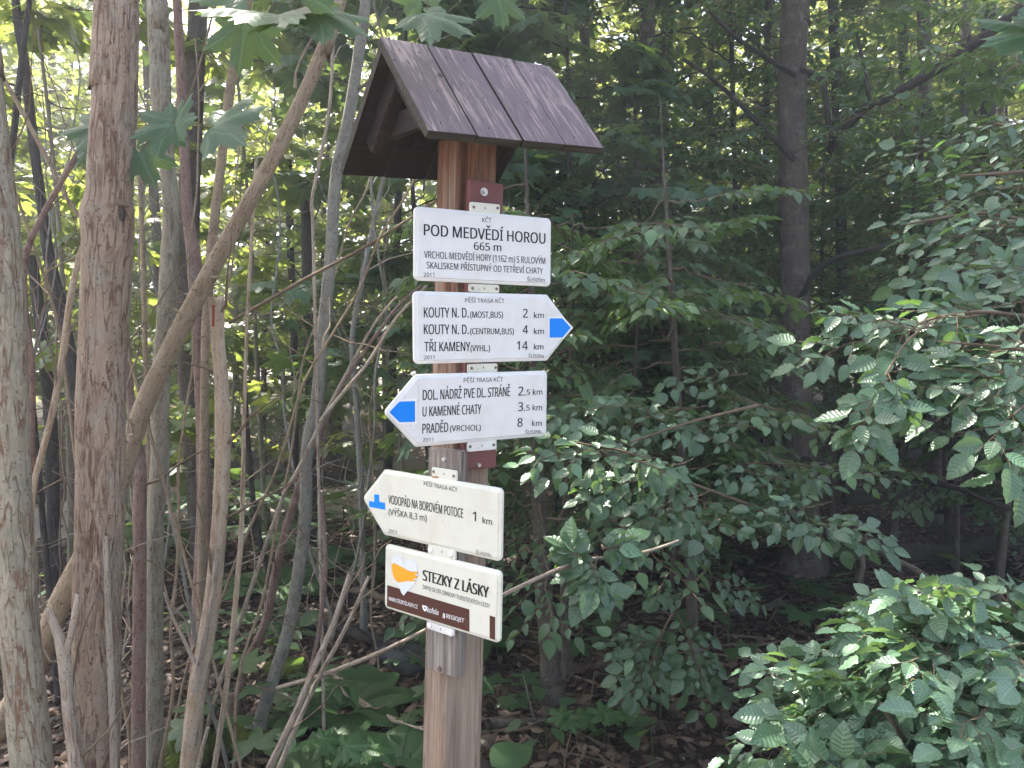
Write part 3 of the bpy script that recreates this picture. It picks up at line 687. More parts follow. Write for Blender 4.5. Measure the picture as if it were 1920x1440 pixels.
def sign(k, poly, mat, label, name='direction_sign', cat='sign'):
    o = empty(name, SM[k].translation, label, cat); o.matrix_world = SM[k]; o['group'] = 'trail signs on the guidepost'
    mb = MB(); plate(mb, rounded(poly, .011), [(.0, .004), (0., -.0008), (.0012, -.0022), (.0065, -.0035), (.0078, -.005)])
    mb.build('panel', M[mat], o); return o
def tab(o, k, z, quad, mat, screws, yb=-.0012, th=.004, capped=False, slot=None):
    pts = [sl_(k, *zp(z, q), yb) for q in quad]; xs = [p[0] for p in pts]; zs = [p[1] for p in pts]
    xa, xb = (xs[0] + xs[3]) / 2, (xs[1] + xs[2]) / 2; za, zb = (zs[0] + zs[1]) / 2, (zs[2] + zs[3]) / 2
    mb = MB(); plate(mb, rounded([(xa, za), (xb, za), (xb, zb), (xa, zb)], .004), [(0, yb + th), (0, yb), (.0008, yb - .0008)]); t = mb.build('fixing_tab', M[mat], o)
    for s in screws:
        e = sl_(k, *zp(z, s), yb); bm = bmesh.new(); MT = Matrix.Translation((e[0], yb - .0018, e[1])) @ Matrix.Rotation(math.pi / 2, 4, 'X')
        if capped: bmesh.ops.create_uvsphere(bm, u_segments=16, v_segments=8, radius=.0062, matrix=MT @ Matrix.Diagonal((1, 1, .6, 1)))
        else: cyl(bm, .0034, .0022, MT, 14, .0026); boxbm(bm, (.004, .0008, .0006), MT @ Matrix.Translation((0, 0, .0011)) @ Matrix.Rotation(.7, 4, 'Z'))
        bmo(bm, 'screw_cap' if capped else 'screw', M['cap' if capped else 'screw'], t, smooth=capped)
    if slot:
        e = sl_(k, *zp(z, slot), yb - .001); mb = MB(); flat(mb, rounded([(e[0] - .0009, e[1] + .0026), (e[0] + .0009, e[1] + .0026), (e[0] + .0009, e[1] - .0026), (e[0] - .0009, e[1] - .0026)], .0007), yb - .0013); mb.build('slot', M['ink'], t)
    return t
poly = lambda k, z, pts, y=-.0055: [sl_(k, *zp(z, p), y) for p in pts]

s1 = sign(1, rect(.3224, .1513), 'white', 'white rectangular place-name board reading POD MEDVĚDÍ HOROU 665 m, topmost on the post', 'place_name_sign')
L = MB()
text(L, 1, 'KČT', 'a', (875, 248), (968, 250), 43, 1); text(L, 1, 'POD MEDVĚDÍ HOROU', 'a', (293, 380), (1505, 465), 113, 0, .05)
text(L, 1, '665 m', 'a', (793, 525), (1065, 540), 77, 0, .05); text(L, 1, 'VRCHOL MEDVĚDÍ HORY (1162 m) S RULOVÝM', 'a', (295, 605), (1505, 668), 69)
text(L, 1, 'SKALISKEM PŘÍSTUPNÝ OD TETŘEVÍ CHATY', 'a', (320, 710), (1480, 767), 65); text(L, 1, '2011', 'a', (290, 793), (395, 795), 41, 1); text(L, 1, 'ŠU509m', 'a', (1325, 840), (1500, 847), 38, 1)
L.build('lettering', [M['ink'], M['ink2']], s1)
tab(s1, 1, 'a', [(755, 45), (1055, 70), (1050, 175), (752, 165)], 'cream', [(790, 98), (1028, 108)], slot=(905, 108))
tab(s1, 1, 'a', [(742, 860), (1046, 880), (1044, 958), (742, 948)], 'cream', [(778, 910), (1018, 915)], yb=-.0004, slot=(897, 912))

s2 = sign(2, arrow_r, 'white', 'white arrow sign with blue tip pointing right, listing KOUTY N. D. and TŘI KAMENY')
L = MB()
text(L, 2, 'PĚŠÍ TRASA KČT', 'a', (705, 1052), (1097, 1056), 42, 1)
for s, a, b, c in (('KOUTY N. D.', (292, 1200), (738, 1203), 100), ('(MOST,BUS)', (755, 1203), (1082, 1205), 62), ('2', (1283, 1203), (1330, 1203), 87), ('km', (1393, 1207), (1490, 1207), 56),
                   ('KOUTY N. D.', (292, 1368), (738, 1368), 98), ('(CENTRUM,BUS)', (755, 1368), (1190, 1370), 60), ('4', (1280, 1366), (1332, 1366), 87), ('km', (1393, 1368), (1490, 1368), 56)):
    text(L, 2, s, 'a', a, b, c, off=.035)
for s, a, b, c in (('TŘI KAMENY', (510, 100), (968, 97), 95), ('(VYHL.)', (972, 100), (1165, 98), 62), ('14', (1435, 85), (1543, 85), 86), ('km', (1605, 82), (1700, 82), 56)):
    text(L, 2, s, 'b', a, b, c, off=.035)
text(L, 2, '2011', 'b', (507, 180), (610, 178), 38, 1); text(L, 2, 'ŠU509a', 'b', (1550, 165), (1703, 165), 36, 1)
L.build('lettering', [M['ink'], M['ink2']], s2)
mb = MB(); flat(mb, poly(2, 'a', [(1538, 1195), (1685, 1195), (1785, 1303), (1686, 1417), (1538, 1417)], -.0054), -.0054); wp = mb.build('arrow_panel', M['whiteink'], s2)
mb = MB(); flat(mb, poly(2, 'a', [(1550, 1210), (1678, 1210), (1762, 1303), (1680, 1402), (1550, 1402)], -.0059), -.0059); mb.build('blue_mark', M['blue'], s2)
tab(s2, 2, 'b', [(945, 225), (1240, 222), (1240, 312), (945, 318)], 'cream', [(982, 268), (1222, 262)], yb=0., slot=(1100, 262))

s3 = sign(3, arrow_l, 'white', 'white arrow sign with blue tip pointing left, listing U KAMENNÉ CHATY and PRADĚD')
L = MB(); text(L, 3, 'PĚŠÍ TRASA KČT', 'b', (903, 413), (1295, 400), 42, 1)
for s, a, b, c in (('DOL. NÁDRŽ PVE DL. STRÁNĚ', (495, 588), (1365, 548), 100), ('2', (1450, 543), (1500, 541), 88), (',5 km', (1510, 538), (1688, 533), 56), ('U KAMENNÉ CHATY', (492, 752), (1078, 723), 98),
                   ('3', (1447, 698), (1495, 696), 88), (',5 km', (1507, 692), (1685, 688), 56), ('PRADĚD', (490, 922), (747, 905), 97), ('(VRCHOL)', (765, 900), (1072, 890), 58), ('8', (1440, 855), (1490, 853), 86), ('km', (1585, 848), (1682, 846), 56)):
    text(L, 3, s, 'b', a, b, c, off=.035)
text(L, 3, '2011', 'b', (492, 1005), (598, 1000), 38, 1); text(L, 3, 'ŠU509b', 'b', (1520, 927), (1678, 920), 35, 1)
L.build('lettering', [M['ink'], M['ink2']], s3)
mb = MB(); flat(mb, poly(3, 'b', [(432, 572), (244, 580), (132, 708), (246, 828), (432, 818)], -.0054), -.0054); mb.build('arrow_panel', M['whiteink'], s3)
mb = MB(); flat(mb, poly(3, 'b', [(418, 597), (262, 603), (160, 708), (262, 810), (418, 805)], -.0059), -.0059); mb.build('blue_mark', M['blue'], s3)
tab(s3, 3, 'b', [(940, 1000), (1232, 980), (1232, 1085), (945, 1102)], 'white', [(968, 1052), (1203, 1035)], yb=-.0006, slot=(1086, 1043))

s4 = sign(4, arrow_l, 'cream', 'cream arrow sign reading VODOPÁD NA BOROVÉM POTOCE 1 km, pointing left')
L = MB(); text(L, 4, 'PĚŠÍ TRASA KČT', 'c', (808, 362), (1185, 435), 45, 1)
for s, a, b, c in (('VODOPÁD NA BOROVÉM POTOCE', (410, 563), (1250, 728), 97), ('(VÝŠKA 8,3 m)', (413, 690), (840, 765), 68), ('1', (1358, 757), (1395, 764), 105), ('km', (1470, 787), (1575, 805), 68)):
    text(L, 4, s, 'c', a, b, c, off=.03)
text(L, 4, '2013', 'c', (413, 892), (508, 908), 40, 1); text(L, 4, 'ŠU509c', 'c', (1395, 1133), (1570, 1170), 40, 1)
L.build('lettering', [M['ink'], M['ink2']], s4)
mb = MB(); flat(mb, poly(4, 'c', [(250, 462), (305, 465), (305, 545), (372, 560), (372, 635), (192, 600), (192, 535), (250, 545)]), -.0055); mb.build('blue_mark', M['blue'], s4)
tab(s4, 4, 'c', [(900, 155), (1180, 198), (1180, 318), (895, 270)], 'cream', [(922, 205), (1148, 255)], yb=0., slot=(1035, 232))
mb = MB(); flat(mb, poly(4, 'c', [(880, 262), (960, 262), (955, 282), (890, 275)]), -.0022); mb.build('rust_stain', M['rust'], s4)

s5 = sign(5, rect(.3332, .1466), 'cream', 'cream board with orange heart and brown band reading STEZKY Z LÁSKY, lowest on post', 'sponsor_sign')
L = MB(); text(L, 5, 'STEZKY Z LÁSKY', 'd', (708, 602), (1550, 832), 134, 0, .11); text(L, 5, 'ZAPOJ SE DO OBNOVY TURISTICKÝCH CEST!', 'd', (700, 710), (1560, 962), 52, 1)
text(L, 5, 'WWW.STEZKYZLASKY.CZ', 'd', (270, 858), (640, 968), 48, 2, .03, -.0062); text(L, 5, 'kofola', 'd', (765, 1010), (905, 1050), 68, 2, .03, -.0062, .12); text(L, 5, 'REGIOJET', 'd', (1010, 1085), (1235, 1148), 52, 2, .03, -.0062, .15)
for x in (968, 984): flat(L, poly(5, 'd', [(x, 1025 + (x - 968) * .25), (x + 9, 1027 + (x - 968) * .25), (x + 5, 1090 + (x - 968) * .25), (x - 4, 1088 + (x - 968) * .25)]), -.0062, 2)
flat(L, poly(5, 'd', [(700, 918), (722, 926), (740, 928), (762, 940), (760, 975), (750, 998), (735, 1005), (712, 980), (702, 950)]), -.0062, 2)
flat(L, poly(5, 'd', [(722, 948), (745, 952), (742, 975), (728, 968)]), -.0064, 3)
L.build('lettering', [M['ink'], M['ink2'], M['whiteink'], M['brownink']], s5)
mb = MB(); flat(mb, poly(5, 'd', [(247, 665), (1303, 978), (1303, 1267), (243, 936)]), -.0055); mb.build('brown_band', M['brownink'], s5); mb = MB(); flat(mb, poly(5, 'd', [(1563, 1055), (1635, 1078), (1633, 1372), (1563, 1348)]), -.0055); mb.build('brown_band', M['brownink'], s5)
heart = [(303, 390), (318, 335), (345, 303), (380, 296), (420, 310), (448, 345), (460, 388), (478, 355), (515, 338), (560, 338), (605, 358), (632, 400), (638, 450), (640, 520), (628, 590), (598, 650), (560, 690), (518, 735), (490, 762), (460, 800), (430, 765), (412, 715), (385, 668), (350, 625), (325, 560), (310, 480)]
mb = MB(); flat(mb, poly(5, 'd', heart), -.0059); mb.build('heart', M['foam'], s5)
mb = MB(); flat(mb, poly(5, 'd', [(305, 390), (340, 382), (400, 410), (455, 440), (520, 478), (580, 492), (637, 490), (640, 520), (600, 528), (636, 548), (634, 575), (570, 590), (620, 600), (590, 622), (520, 612), (470, 622), (395, 632), (362, 612), (330, 560), (312, 490)]), -.0062); mb.build('orange_fill', M['orange'], s5)
tab(s5, 5, 'd', [(775, 150), (1125, 215), (1125, 345), (770, 270)], 'cream', [(808, 215), (1068, 270)], yb=-.001, capped=True, slot=(950, 240))
tab(s5, 5, 'd', [(760, 1125), (1105, 1240), (1098, 1348), (755, 1205)], 'white', [(797, 1180), (1068, 1288)], yb=-.0006, capped=True, slot=(932, 1235))
# ------------------------------------------------------------------ the stems on the left
G1 = 'stems of the thicket left of the post'
def shoot(mb): small(mb, [(197, 1005), (203, 1150), (208, 1280), (213, 1400), (214, 1470)], 2.0, [10, 12, 13, 14, 15], seed=5)
def wounds(mb):
    for (px, py, w, h, ln) in ((216, 392, 26, 20, 1), (190, 452, 16, 14, 1)):
        c = P(px, py, 2.04); t = np.linspace(0, 2 * np.pi, 15); a = np.stack([c[0] + np.cos(t) * w / F * 1.0, np.full(15, c[1] - .045), c[2] + np.sin(t) * h / F * 1.3], 1)
        tube(mb, a, .006, 7, 0, .5, px, cap=False)
r, _ = stem('tree', [(222, -40), (220, 0), (216, 160), (209, 300), (207, 365), (203, 400), (202, 450), (198, 500), (193, 640), (190, 800), (187, 960), (183, 1120), (181, 1280), (183, 1440)], 2.1, [75, 76, 77, 80, 80, 92, 88, 86, 84, 84, 85, 83, 85, 82], M['barkB'],
     'thick brown trunk with deep vertical bark fissures and a dark branch scar, third object from left edge', sides=40, bump=.05, seed=2, up=4., step=.03)
r['label'] = 'thickest trunk on the left with fissured brown bark and dark branch scars'
mb = MB(); small(mb, [(197, 1005), (203, 1150), (208, 1280), (213, 1400), (214, 1470)], 2.045, [10, 12, 13, 14, 15], seed=5); sh = mb.build('dead_shoot', M['dead'], r, loc=r.location); sh['label'] = 'pale bare shoot running up the front of the trunk'
M['scar'] = bark('scar_bark', (.13, .09, .06), (.22, .16, .11), (.04, .025, .018), (60, 40), 1., 1.)
g = np.random.default_rng(6)
for (px, py, rx, rz, hole) in ((216, 400, 34, 34, 1), (192, 462, 30, 30, 1)):
    c = P(px, py, 2.1 - .045); bm = bmesh.new()
    for k in range(9):                                              # swollen bark brow over a dark hollow
        a = .1 + k / 8 * 3.0; rr = g.uniform(.8, 1.1); e = Vector((c[0] + math.cos(a) * rx * .72 * rr * 2.1 / F, c[1] + .012 * (abs(math.cos(a)) > .5) + .004, c[2] + math.sin(a) * rz * .72 * rr * 2.1 / F))
        bmesh.ops.create_icosphere(bm, subdivisions=2, radius=1, matrix=Matrix.Translation(e - r.location) @ Matrix.Rotation(-a, 4, 'Y') @ Matrix.Diagonal((.010 * g.uniform(.6, 1.2), .009, .020 * g.uniform(.8, 1.4), 1)))
    o = bmo(bm, 'branch_scar', M['scar'], r, smooth=True)
    bm = bmesh.new(); bmesh.ops.create_icosphere(bm, subdivisions=3, radius=1, matrix=Matrix.Translation(Vector(c) + Vector((0, .012, 0)) - r.location) @ Matrix.Diagonal((rx * .42 * 2.1 / F, .014, rz * .66 * 2.1 / F, 1))); bmo(bm, 'hollow', M['barkK'], o, smooth=True)
r, _ = stem('tree', [(-48, -40), (-42, 0), (-18, 230), (8, 480), (16, 640), (20, 800), (24, 960), (33, 1120), (46, 1280), (60, 1440)], 1.95, [50, 52, 55, 60, 62, 62, 66, 66, 68, 73], M['barkA'], 'pale smooth trunk with small reddish cracks cut by the left edge', sides=32, bump=.03, seed=4, up=3.5)
r, qd = stem('tree', [(648, -30), (630, 30), (605, 95), (558, 205), (505, 310), (455, 400), (405, 490), (352, 590), (302, 690), (266, 770), (238, 860), (212, 940), (170, 1020), (140, 1075), (108, 1140), (72, 1235), (20, 1330), (-40, 1420)],
     np.linspace(2.55, 2.3, 18), [22, 23, 24, 26, 28, 29, 31, 33, 34, 35, 35, 36, 38, 39, 40, 42, 44, 46], M['barkD'], 'tan smooth trunk leaning diagonally behind the fissured trunk', sides=20, bump=.03, seed=6, up=3.)
for (pq, w) in (([(553, 165), (556, 130), (575, 90), (590, 60), (600, 10)], 7), ([(345, 590), (320, 575), (280, 575), (260, 570)], 5), ([(457, 402), (470, 375), (474, 350)], 5), ([(420, 462), (404, 455), (398, 440)], 6), ([(395, 521), (408, 523), (412, 519)], 8), ([(310, 685), (318, 680), (322, 683)], 8)):
    mb = MB(); small(mb, pq, 2.42, [w] + [w * .6] * (len(pq) - 1), seed=int(w * 3 + pq[0][0])); mb.build('side_twig', M['barkD'], r, loc=r.location)
STEMS = [
 ('tree', [(293, -40), (295, 0), (300, 110), (302, 190), (313, 300), (320, 400), (318, 480), (311, 600), (302, 720), (300, 800), (296, 900), (292, 960), (290, 1120), (290, 1280), (290, 1440)], 2.75, [36, 37, 37, 36, 29, 28, 32, 33, 32, 32, 31, 31, 31, 32, 33], 'barkC', 'grey-green trunk with a flaking scar just right of the fissured trunk', .1),
 ('tree', [(228, 480), (234, 580), (240, 700), (251, 800), (264, 880), (262, 960), (262, 1120), (260, 1280), (260, 1440)], 2.6, [9, 12, 15, 18, 22, 24, 24, 25, 26], 'barkR', 'purplish red-brown stem standing against the grey-green trunk', .1),
 ('tree', [(330, -40), (338, 120), (345, 270), (352, 400), (363, 480), (373, 640), (380, 800), (382, 960), (375, 1120), (370, 1280), (366, 1440)], 3.1, [16, 17, 18, 20, 26, 24, 24, 26, 28, 28, 30], 'barkR', 'brown rough stem behind the peeled stem', .1),
 ('tree', [(470, -20), (455, 60), (440, 110), (425, 220), (412, 330), (396, 470), (388, 600), (384, 720)], 3.0, [15, 16, 17, 17, 17, 18, 18, 16], 'barkD', 'thin brown limb rising behind the leaning trunk', .1),
 ('tree', [(405, 562), (407, 600), (408, 640), (415, 720), (418, 800), (416, 900), (412, 960), (401, 1100), (386, 1200), (366, 1320), (355, 1440)], 2.5, [28, 26, 25, 26, 29, 28, 28, 30, 32, 34, 36], 'barkP', 'pale peeled stem snapped off at the top with a red wound', .05),
 ('tree', [(690, -30), (684, 20), (670, 120), (652, 230), (630, 330), (620, 480), (604, 640), (593, 760), (580, 810), (574, 870), (573, 960), (562, 1060), (541, 1180), (520, 1250), (491, 1340), (470, 1440)], 3.1, [20, 20, 21, 22, 22, 22, 22, 22, 23, 23, 24, 24, 24, 24, 25, 25], 'barkG', 'grey smooth stem curving up just left of the post', .06),
 ('tree', [(790, 535), (745, 575), (690, 650), (645, 715), (605, 800), (572, 880), (552, 940), (540, 980), (520, 1060), (497, 1170), (466, 1235), (447, 1300), (437, 1380), (433, 1440)], 3.3, [5, 6, 8, 9, 11, 13, 15, 16, 17, 17, 17, 17, 18, 18], 'barkR', 'slim reddish stem bending right behind the grey stem', .05),
 ('dead_cane', [(480, 300), (470, 480), (463, 600), (458, 780), (453, 990), (446, 1080), (436, 1190), (423, 1300), (402, 1440)], 2.6, [5, 6, 6, 7, 9, 10, 10, 10, 11], 'barkP', 'thin straight pale brown cane right of the peeled stem', .03),
 ('dead_cane', [(655, 1078), (625, 1170), (590, 1250), (548, 1350), (505, 1440)], 2.3, [9, 11, 12, 13, 14], 'dead', 'broken pale dead cane slanting up left of the lowest sign', .03),
 ('dead_cane', [(690, 1085), (642, 1190), (600, 1265), (552, 1370), (524, 1440)], 2.4, [6, 8, 9, 10, 11], 'dead', 'second thinner dead cane slanting beside the broken pale one', .03),
 ('dead_cane', [(603, 930), (610, 1060), (600, 1170), (582, 1260), (548, 1380), (535, 1440)], 2.9, [7, 9, 9, 10, 11, 11], 'barkR', 'reddish thin cane crossing behind the dead canes', .03),
 ('dead_cane', [(740, 560), (700, 610), (650, 700), (610, 775), (560, 880), (520, 960)], 3.0, [4, 5, 6, 7, 8, 8], 'dead', 'thin leaning cane behind the guidepost signs on the left', .03),
 ('snag', [(93, 1150), (103, 1175), (115, 1205), (121, 1240), (125, 1290), (133, 1360), (143, 1440)], 1.9, [14, 16, 20, 24, 22, 24, 26], 'dead', 'short broken pale snag with a forked top between the two left trunks', .0),
 ('bare_branch', [(-10, 120), (20, 170), (50, 225), (95, 310), (130, 380), (160, 425), (200, 520)], 2.5, [8, 8, 8, 8, 8, 7, 6], 'barkD', 'thin bare branch crossing down to the right at the upper left', .0),
 ('tree', [(175, 225), (150, 280), (110, 350), (62, 440), (45, 500), (48, 600), (60, 700), (56, 860), (58, 960), (60, 1200)], 2.4, [9, 10, 10, 11, 12, 13, 14, 13, 12, 12], 'barkR', 'reddish stem hidden partly behind the pale left trunk', .0),
 ('tree', [(152, 470), (132, 560), (116, 680), (97, 780), (76, 860), (62, 920), (56, 1050)], 2.4, [10, 12, 12, 12, 12, 12, 12], 'barkP', 'light brown slim stem between the two thick left trunks', .0),
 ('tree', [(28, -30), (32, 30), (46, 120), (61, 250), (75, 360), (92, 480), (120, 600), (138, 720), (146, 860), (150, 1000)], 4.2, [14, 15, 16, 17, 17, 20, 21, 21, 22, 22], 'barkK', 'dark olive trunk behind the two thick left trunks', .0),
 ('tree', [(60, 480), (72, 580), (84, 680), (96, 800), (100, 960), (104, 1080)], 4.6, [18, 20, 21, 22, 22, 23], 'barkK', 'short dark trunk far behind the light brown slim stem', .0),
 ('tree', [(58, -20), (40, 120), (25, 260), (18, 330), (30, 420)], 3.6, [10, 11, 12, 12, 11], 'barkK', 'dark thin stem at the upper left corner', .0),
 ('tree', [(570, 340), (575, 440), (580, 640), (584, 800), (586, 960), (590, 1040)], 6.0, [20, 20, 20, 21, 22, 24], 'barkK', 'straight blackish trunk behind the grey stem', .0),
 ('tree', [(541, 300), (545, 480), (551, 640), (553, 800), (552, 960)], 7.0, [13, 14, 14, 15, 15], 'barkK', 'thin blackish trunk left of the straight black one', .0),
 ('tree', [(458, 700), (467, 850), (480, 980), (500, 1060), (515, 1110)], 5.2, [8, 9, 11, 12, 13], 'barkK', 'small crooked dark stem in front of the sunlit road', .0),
 ('tree', [(262, 330), (268, 480), (272, 640), (276, 760)], 3.2, [8, 9, 9, 9], 'barkD', 'thin pale stem between fissured and grey-green trunks', .0),
 ('tree', [(620, -20), (624, 80), (618, 200), (600, 300), (585, 380), (588, 480)], 3.0, [5, 6, 6, 6, 6, 6], 'dead', 'very thin pale shoot left of the little roof', .0),
 ('tree', [(720, 330), (700, 420), (680, 520), (660, 640), (668, 760), (676, 900), (680, 1040)], 4.2, [8, 9, 10, 11, 11, 12, 12], 'barkG', 'slim forked stem seen left of the upper signs', .0),
]
for k, (nm, pxs, y, w, mt, lab, jg) in enumerate(STEMS):
    hi = pxs[0][1] < 0
    r, q = stem(nm, pxs, y, w, M[mt], lab, {'tree': 'tree', 'bare_branch': 'branch', 'snag': 'snag'}.get(nm, 'cane'), {'tree': G1, 'dead_cane': 'dead canes beside the post'}.get(nm), sides=18 if max(w) > 20 else 9, bump=.05, seed=10 + k, up=2.5 if hi else 0, jag=.02 if mt in ('barkP', 'dead') else 0, partname='trunk' if nm == 'tree' else 'stalk')
    tops = [q[int(len(q) * f)] for f in (.5, .62, .75, .86, .95)]
    for b in tops:                                                   # a few bare side twigs
        d = nrm(np.array([rng.normal(), rng.normal() * .5, rng.uniform(.2, 1.3)])); l = rng.uniform(.15, .6); n = 6; t = np.linspace(0, 1, n)
        mb = MB(); tube(mb, b[:3] + np.outer(t * l, d) + np.cumsum(rng.normal(0, .008, (n, 3)), 0) * (t[:, None] > 0), np.linspace(max(.0018, b[3] * .25), .001, n), 4, 0, cap=False)
        mb.build('side_twig', M['twig' if mt != 'barkK' else 'barkK'], r, loc=r.location)
    if lab.startswith('pale peeled'):
        mb = MB(); small(mb, [(408, 1030), (403, 1070), (400, 1110), (386, 1180), (374, 1240), (364, 1296)], 2.46, [8, 9, 9, 11, 13, 15], seed=77); small(mb, [(308, 1110), (325, 1160), (345, 1200), (366, 1245)], 2.46, [5, 6, 7, 8], seed=78); small(mb, [(372, 1440), (380, 1400), (390, 1364)], 2.42, [8, 8, 6], seed=79)
        o = mb.build('dead_branch', M['dead'], r, loc=r.location); o['label'] = 'pale dead branch leaning along the stem'
        mb = MB(); small(mb, [(401, 572), (403, 590), (400, 612)], 2.478, [6, 10, 4], seed=80, bump=.4); mb.build('wound', plain('red_wound', (.28, .04, .02), .7, .2), r, loc=r.location)
    if nm == 'snag':
        mb = MB(); small(mb, [(148, 1112), (141, 1150), (133, 1190), (124, 1225)], 1.9, [11, 12, 12, 14], seed=90); mb.build('fork', M['dead'], r, loc=r.location)
# the slanting twig that reaches up behind the second and third sign, and the bare twig right of the lowest sign
for nm, pts, y, w, mt, lab in (('bare_twig', [(820, 375), (760, 415), (690, 460), (620, 498), (560, 530), (500, 565), (430, 605)], np.linspace(2.6, 2.9, 7), [4, 5, 6, 6, 7, 7, 7], 'twig', 'bare brown twig slanting down left from behind the place-name sign'),
                         ('bare_twig', [(800, 535), (740, 600), (690, 680), (640, 740), (600, 790)], 2.7, [5, 6, 6, 7, 7], 'dead', 'bare pale twig slanting down from behind the upper arrow sign'),
                         ('bare_twig', [(930, 1122), (1000, 1088), (1060, 1062), (1105, 1048), (1160, 1045), (1220, 1032), (1272, 1014)], np.linspace(1.9, 2.2, 7), [8, 8, 8, 7, 6, 6, 5], 'dead', 'bare tan twig poking out right from behind the lowest sign'),
                         ('bare_twig', [(800, 1180), (730, 1215), (660, 1245), (590, 1270), (520, 1290)], np.linspace(2.2, 2.9, 5), [7, 8, 9, 9, 8], 'dead', 'pale leaning stick behind the post foot at the left')):
    pts2 = np.array([[*P(a, b, c), ww * .5 * c / F] for (a, b), c, ww in zip(pts, np.broadcast_to(y, (len(pts),)), w)]); q = resample(pts2, .03)
    mb = MB(); tube(mb, q[:, :3], q[:, 3], 7, 0, .08, 3); tag(mb.build(nm, M[mt], loc=q[0, :3]), lab, 'twig')

# thin shoots filling the thicket
g = np.random.default_rng(91); GT = 'thin shoots of the thicket left of the post'
for v, (h, r0, mt, lab) in enumerate(((2.6, .0065, 'barkD', 'thin upright tan shoot in the thicket left of the post'), (2.0, .005, 'barkR', 'thin crooked reddish shoot in the thicket left of the post'), (3.4, .008, 'barkG', 'tall thin grey shoot in the thicket left of the post'), (1.5, .0045, 'dead', 'short dead pale shoot leaning in the thicket left of the post'))):
    n = 16; z = np.linspace(-.1, h, n); q = np.stack([np.cumsum(g.normal(.01, .03, n)), np.cumsum(g.normal(0, .025, n)), z], 1); q = resample(np.hstack([q, np.linspace(r0, r0 * .4, n)[:, None]]), .06)
    o = empty('shoot', (0, 0, 0), lab, 'shoot', GT); mb = MB(); tube(mb, q[:, :3], q[:, 3], 7, 0, .12, v); mb.build('stalk', M[mt], o); mb = MB()
    for k in range(9):
        i = int(g.integers(len(q) // 5, len(q) - 1)); d = nrm(np.array([g.normal(), g.normal(), g.uniform(.2, 1.4)])); l = g.uniform(.12, .5); t = np.linspace(0, 1, 6)
        tube(mb, q[i, :3] + np.outer(t * l, d) + np.cumsum(g.normal(0, .008, (6, 3)), 0) * (t[:, None] > 0), np.linspace(r0 * .45, .0008, 6), 4, 0, cap=False)
    mb.build('side_twig', M[mt], o)
    for k in range(8):
        y = g.uniform(2.6, 5.4); x = g.uniform(-.66, -.17) * y; loc = (x, y, float(gh(x, y))); rot = (g.normal(0, .14), g.normal(.05, .14), g.uniform(0, 6.28))
        c = o if k == 0 else copy_tree(o, loc, 0, g.uniform(.8, 1.2)); c.location = loc; c.rotation_euler = rot

# ------------------------------------------------------------------ trees on the right
def leafy(name, root_q, kind, leafT, mats, n, z0, z1, L, label=None, cat='tree', group=None, root=None, el=(-.1, .45), az=None, leaf=1., stub=0., keep=1., partname='crown', upj=.15):
    """Adds a crown of sprays up a trunk polyline (rows x, y, z, r)."""
    cr = Crown(kind); mb2 = MB(); az0 = rng.uniform(0, 6.28)
    for k in range(n):
        f = (k + rng.random()) / n; z = z0 + (z1 - z0) * f; i = int(np.argmin(abs(root_q[:, 2] - z))); b = root_q[i, :3].copy(); b[2] = z if z < root_q[:, 2].max() else b[2]
        a = az0 + k * 2.4 + rng.normal(0, .4) if az is None else rng.uniform(*az); e = rng.uniform(*el); d = np.array([math.cos(a) * math.cos(e), math.sin(a) * math.cos(e), math.sin(e)])
        s = stub * rng.uniform(.4, 1.1) * (1 - .5 * f)
        if s > .05:
            m = 6; t = np.linspace(0, 1, m); q = b + np.outer(t * s, d) + np.cumsum(rng.normal(0, .015, (m, 3)), 0) * (t[:, None] > 0); cr.tw.append((q, .005 + .006 * s)); b2 = q[-1]
            for h in range(int(s / (.45 * L))): cr.spray(q[min(m - 1, 2 + h)], d + rng.normal(0, .5, 3) * [1, 1, .3], (0, 0, 1) + rng.normal(0, upj, 3), L * rng.uniform(.6, 1), leaf=leaf)
        else: b2 = b
        cr.spray(b2, d, (0, 0, 1) + rng.normal(0, upj, 3), L * rng.uniform(.65, 1.15) * (1 - .35 * f), leaf=leaf)
    return cr.mesh(leafT, True, keep)

def deadbranches(r, q, n, f0, f1, g, lmax=1.5):
    for k in range(n):
        mb = MB()
        i = int(g.integers(int(len(q) * f0), int(len(q) * f1))); a = g.uniform(0, 6.28); d = np.array([math.cos(a), math.sin(a) * .6, g.uniform(-.15, .5)]); l = g.uniform(.5, lmax); m = 10; t = np.linspace(0, 1, m)
        p = q[i, :3] + np.outer(t * l, d) + np.outer(-.25 * l * t ** 2 + .12 * np.sin(t * 4), [0, 0, 1]) + np.cumsum(g.normal(0, .02, (m, 3)), 0) * (t[:, None] > 0); tube(mb, p, np.linspace(.010, .003, m), 5, 0, .1, k, cap=False)
        for h in (3, 5, 6, 7, 8): e = nrm(d + g.normal(0, .7, 3)); tube(mb, np.stack([p[h], p[h] + e * .18, p[h] + e * .4 + [0, 0, -.04]]), [.004, .003, .0015], 4, 0, cap=False)
        mb.build('dead_branch', M['barkK'], r, loc=r.location)
def limb(r, pxs, y, w, seed):
    mb = MB(); small(mb, pxs, y, w, 8, 0, seed, .08); mb.build('limb', M['barkK'], r, loc=r.location)
GB = 'beech trunks right of the post'
r, q = stem('beech_tree', [(1487, -60), (1490, 0), (1485, 200), (1490, 450), (1494, 700), (1499, 850), (1504, 960), (1508, 1030)], 5.6, [46, 48, 51, 52, 53, 55, 60, 70], M['barkBe'], 'big smooth grey beech trunk with a dark limb low on its right side', 'tree', GB, sides=28, bump=.03, seed=31, up=5.)
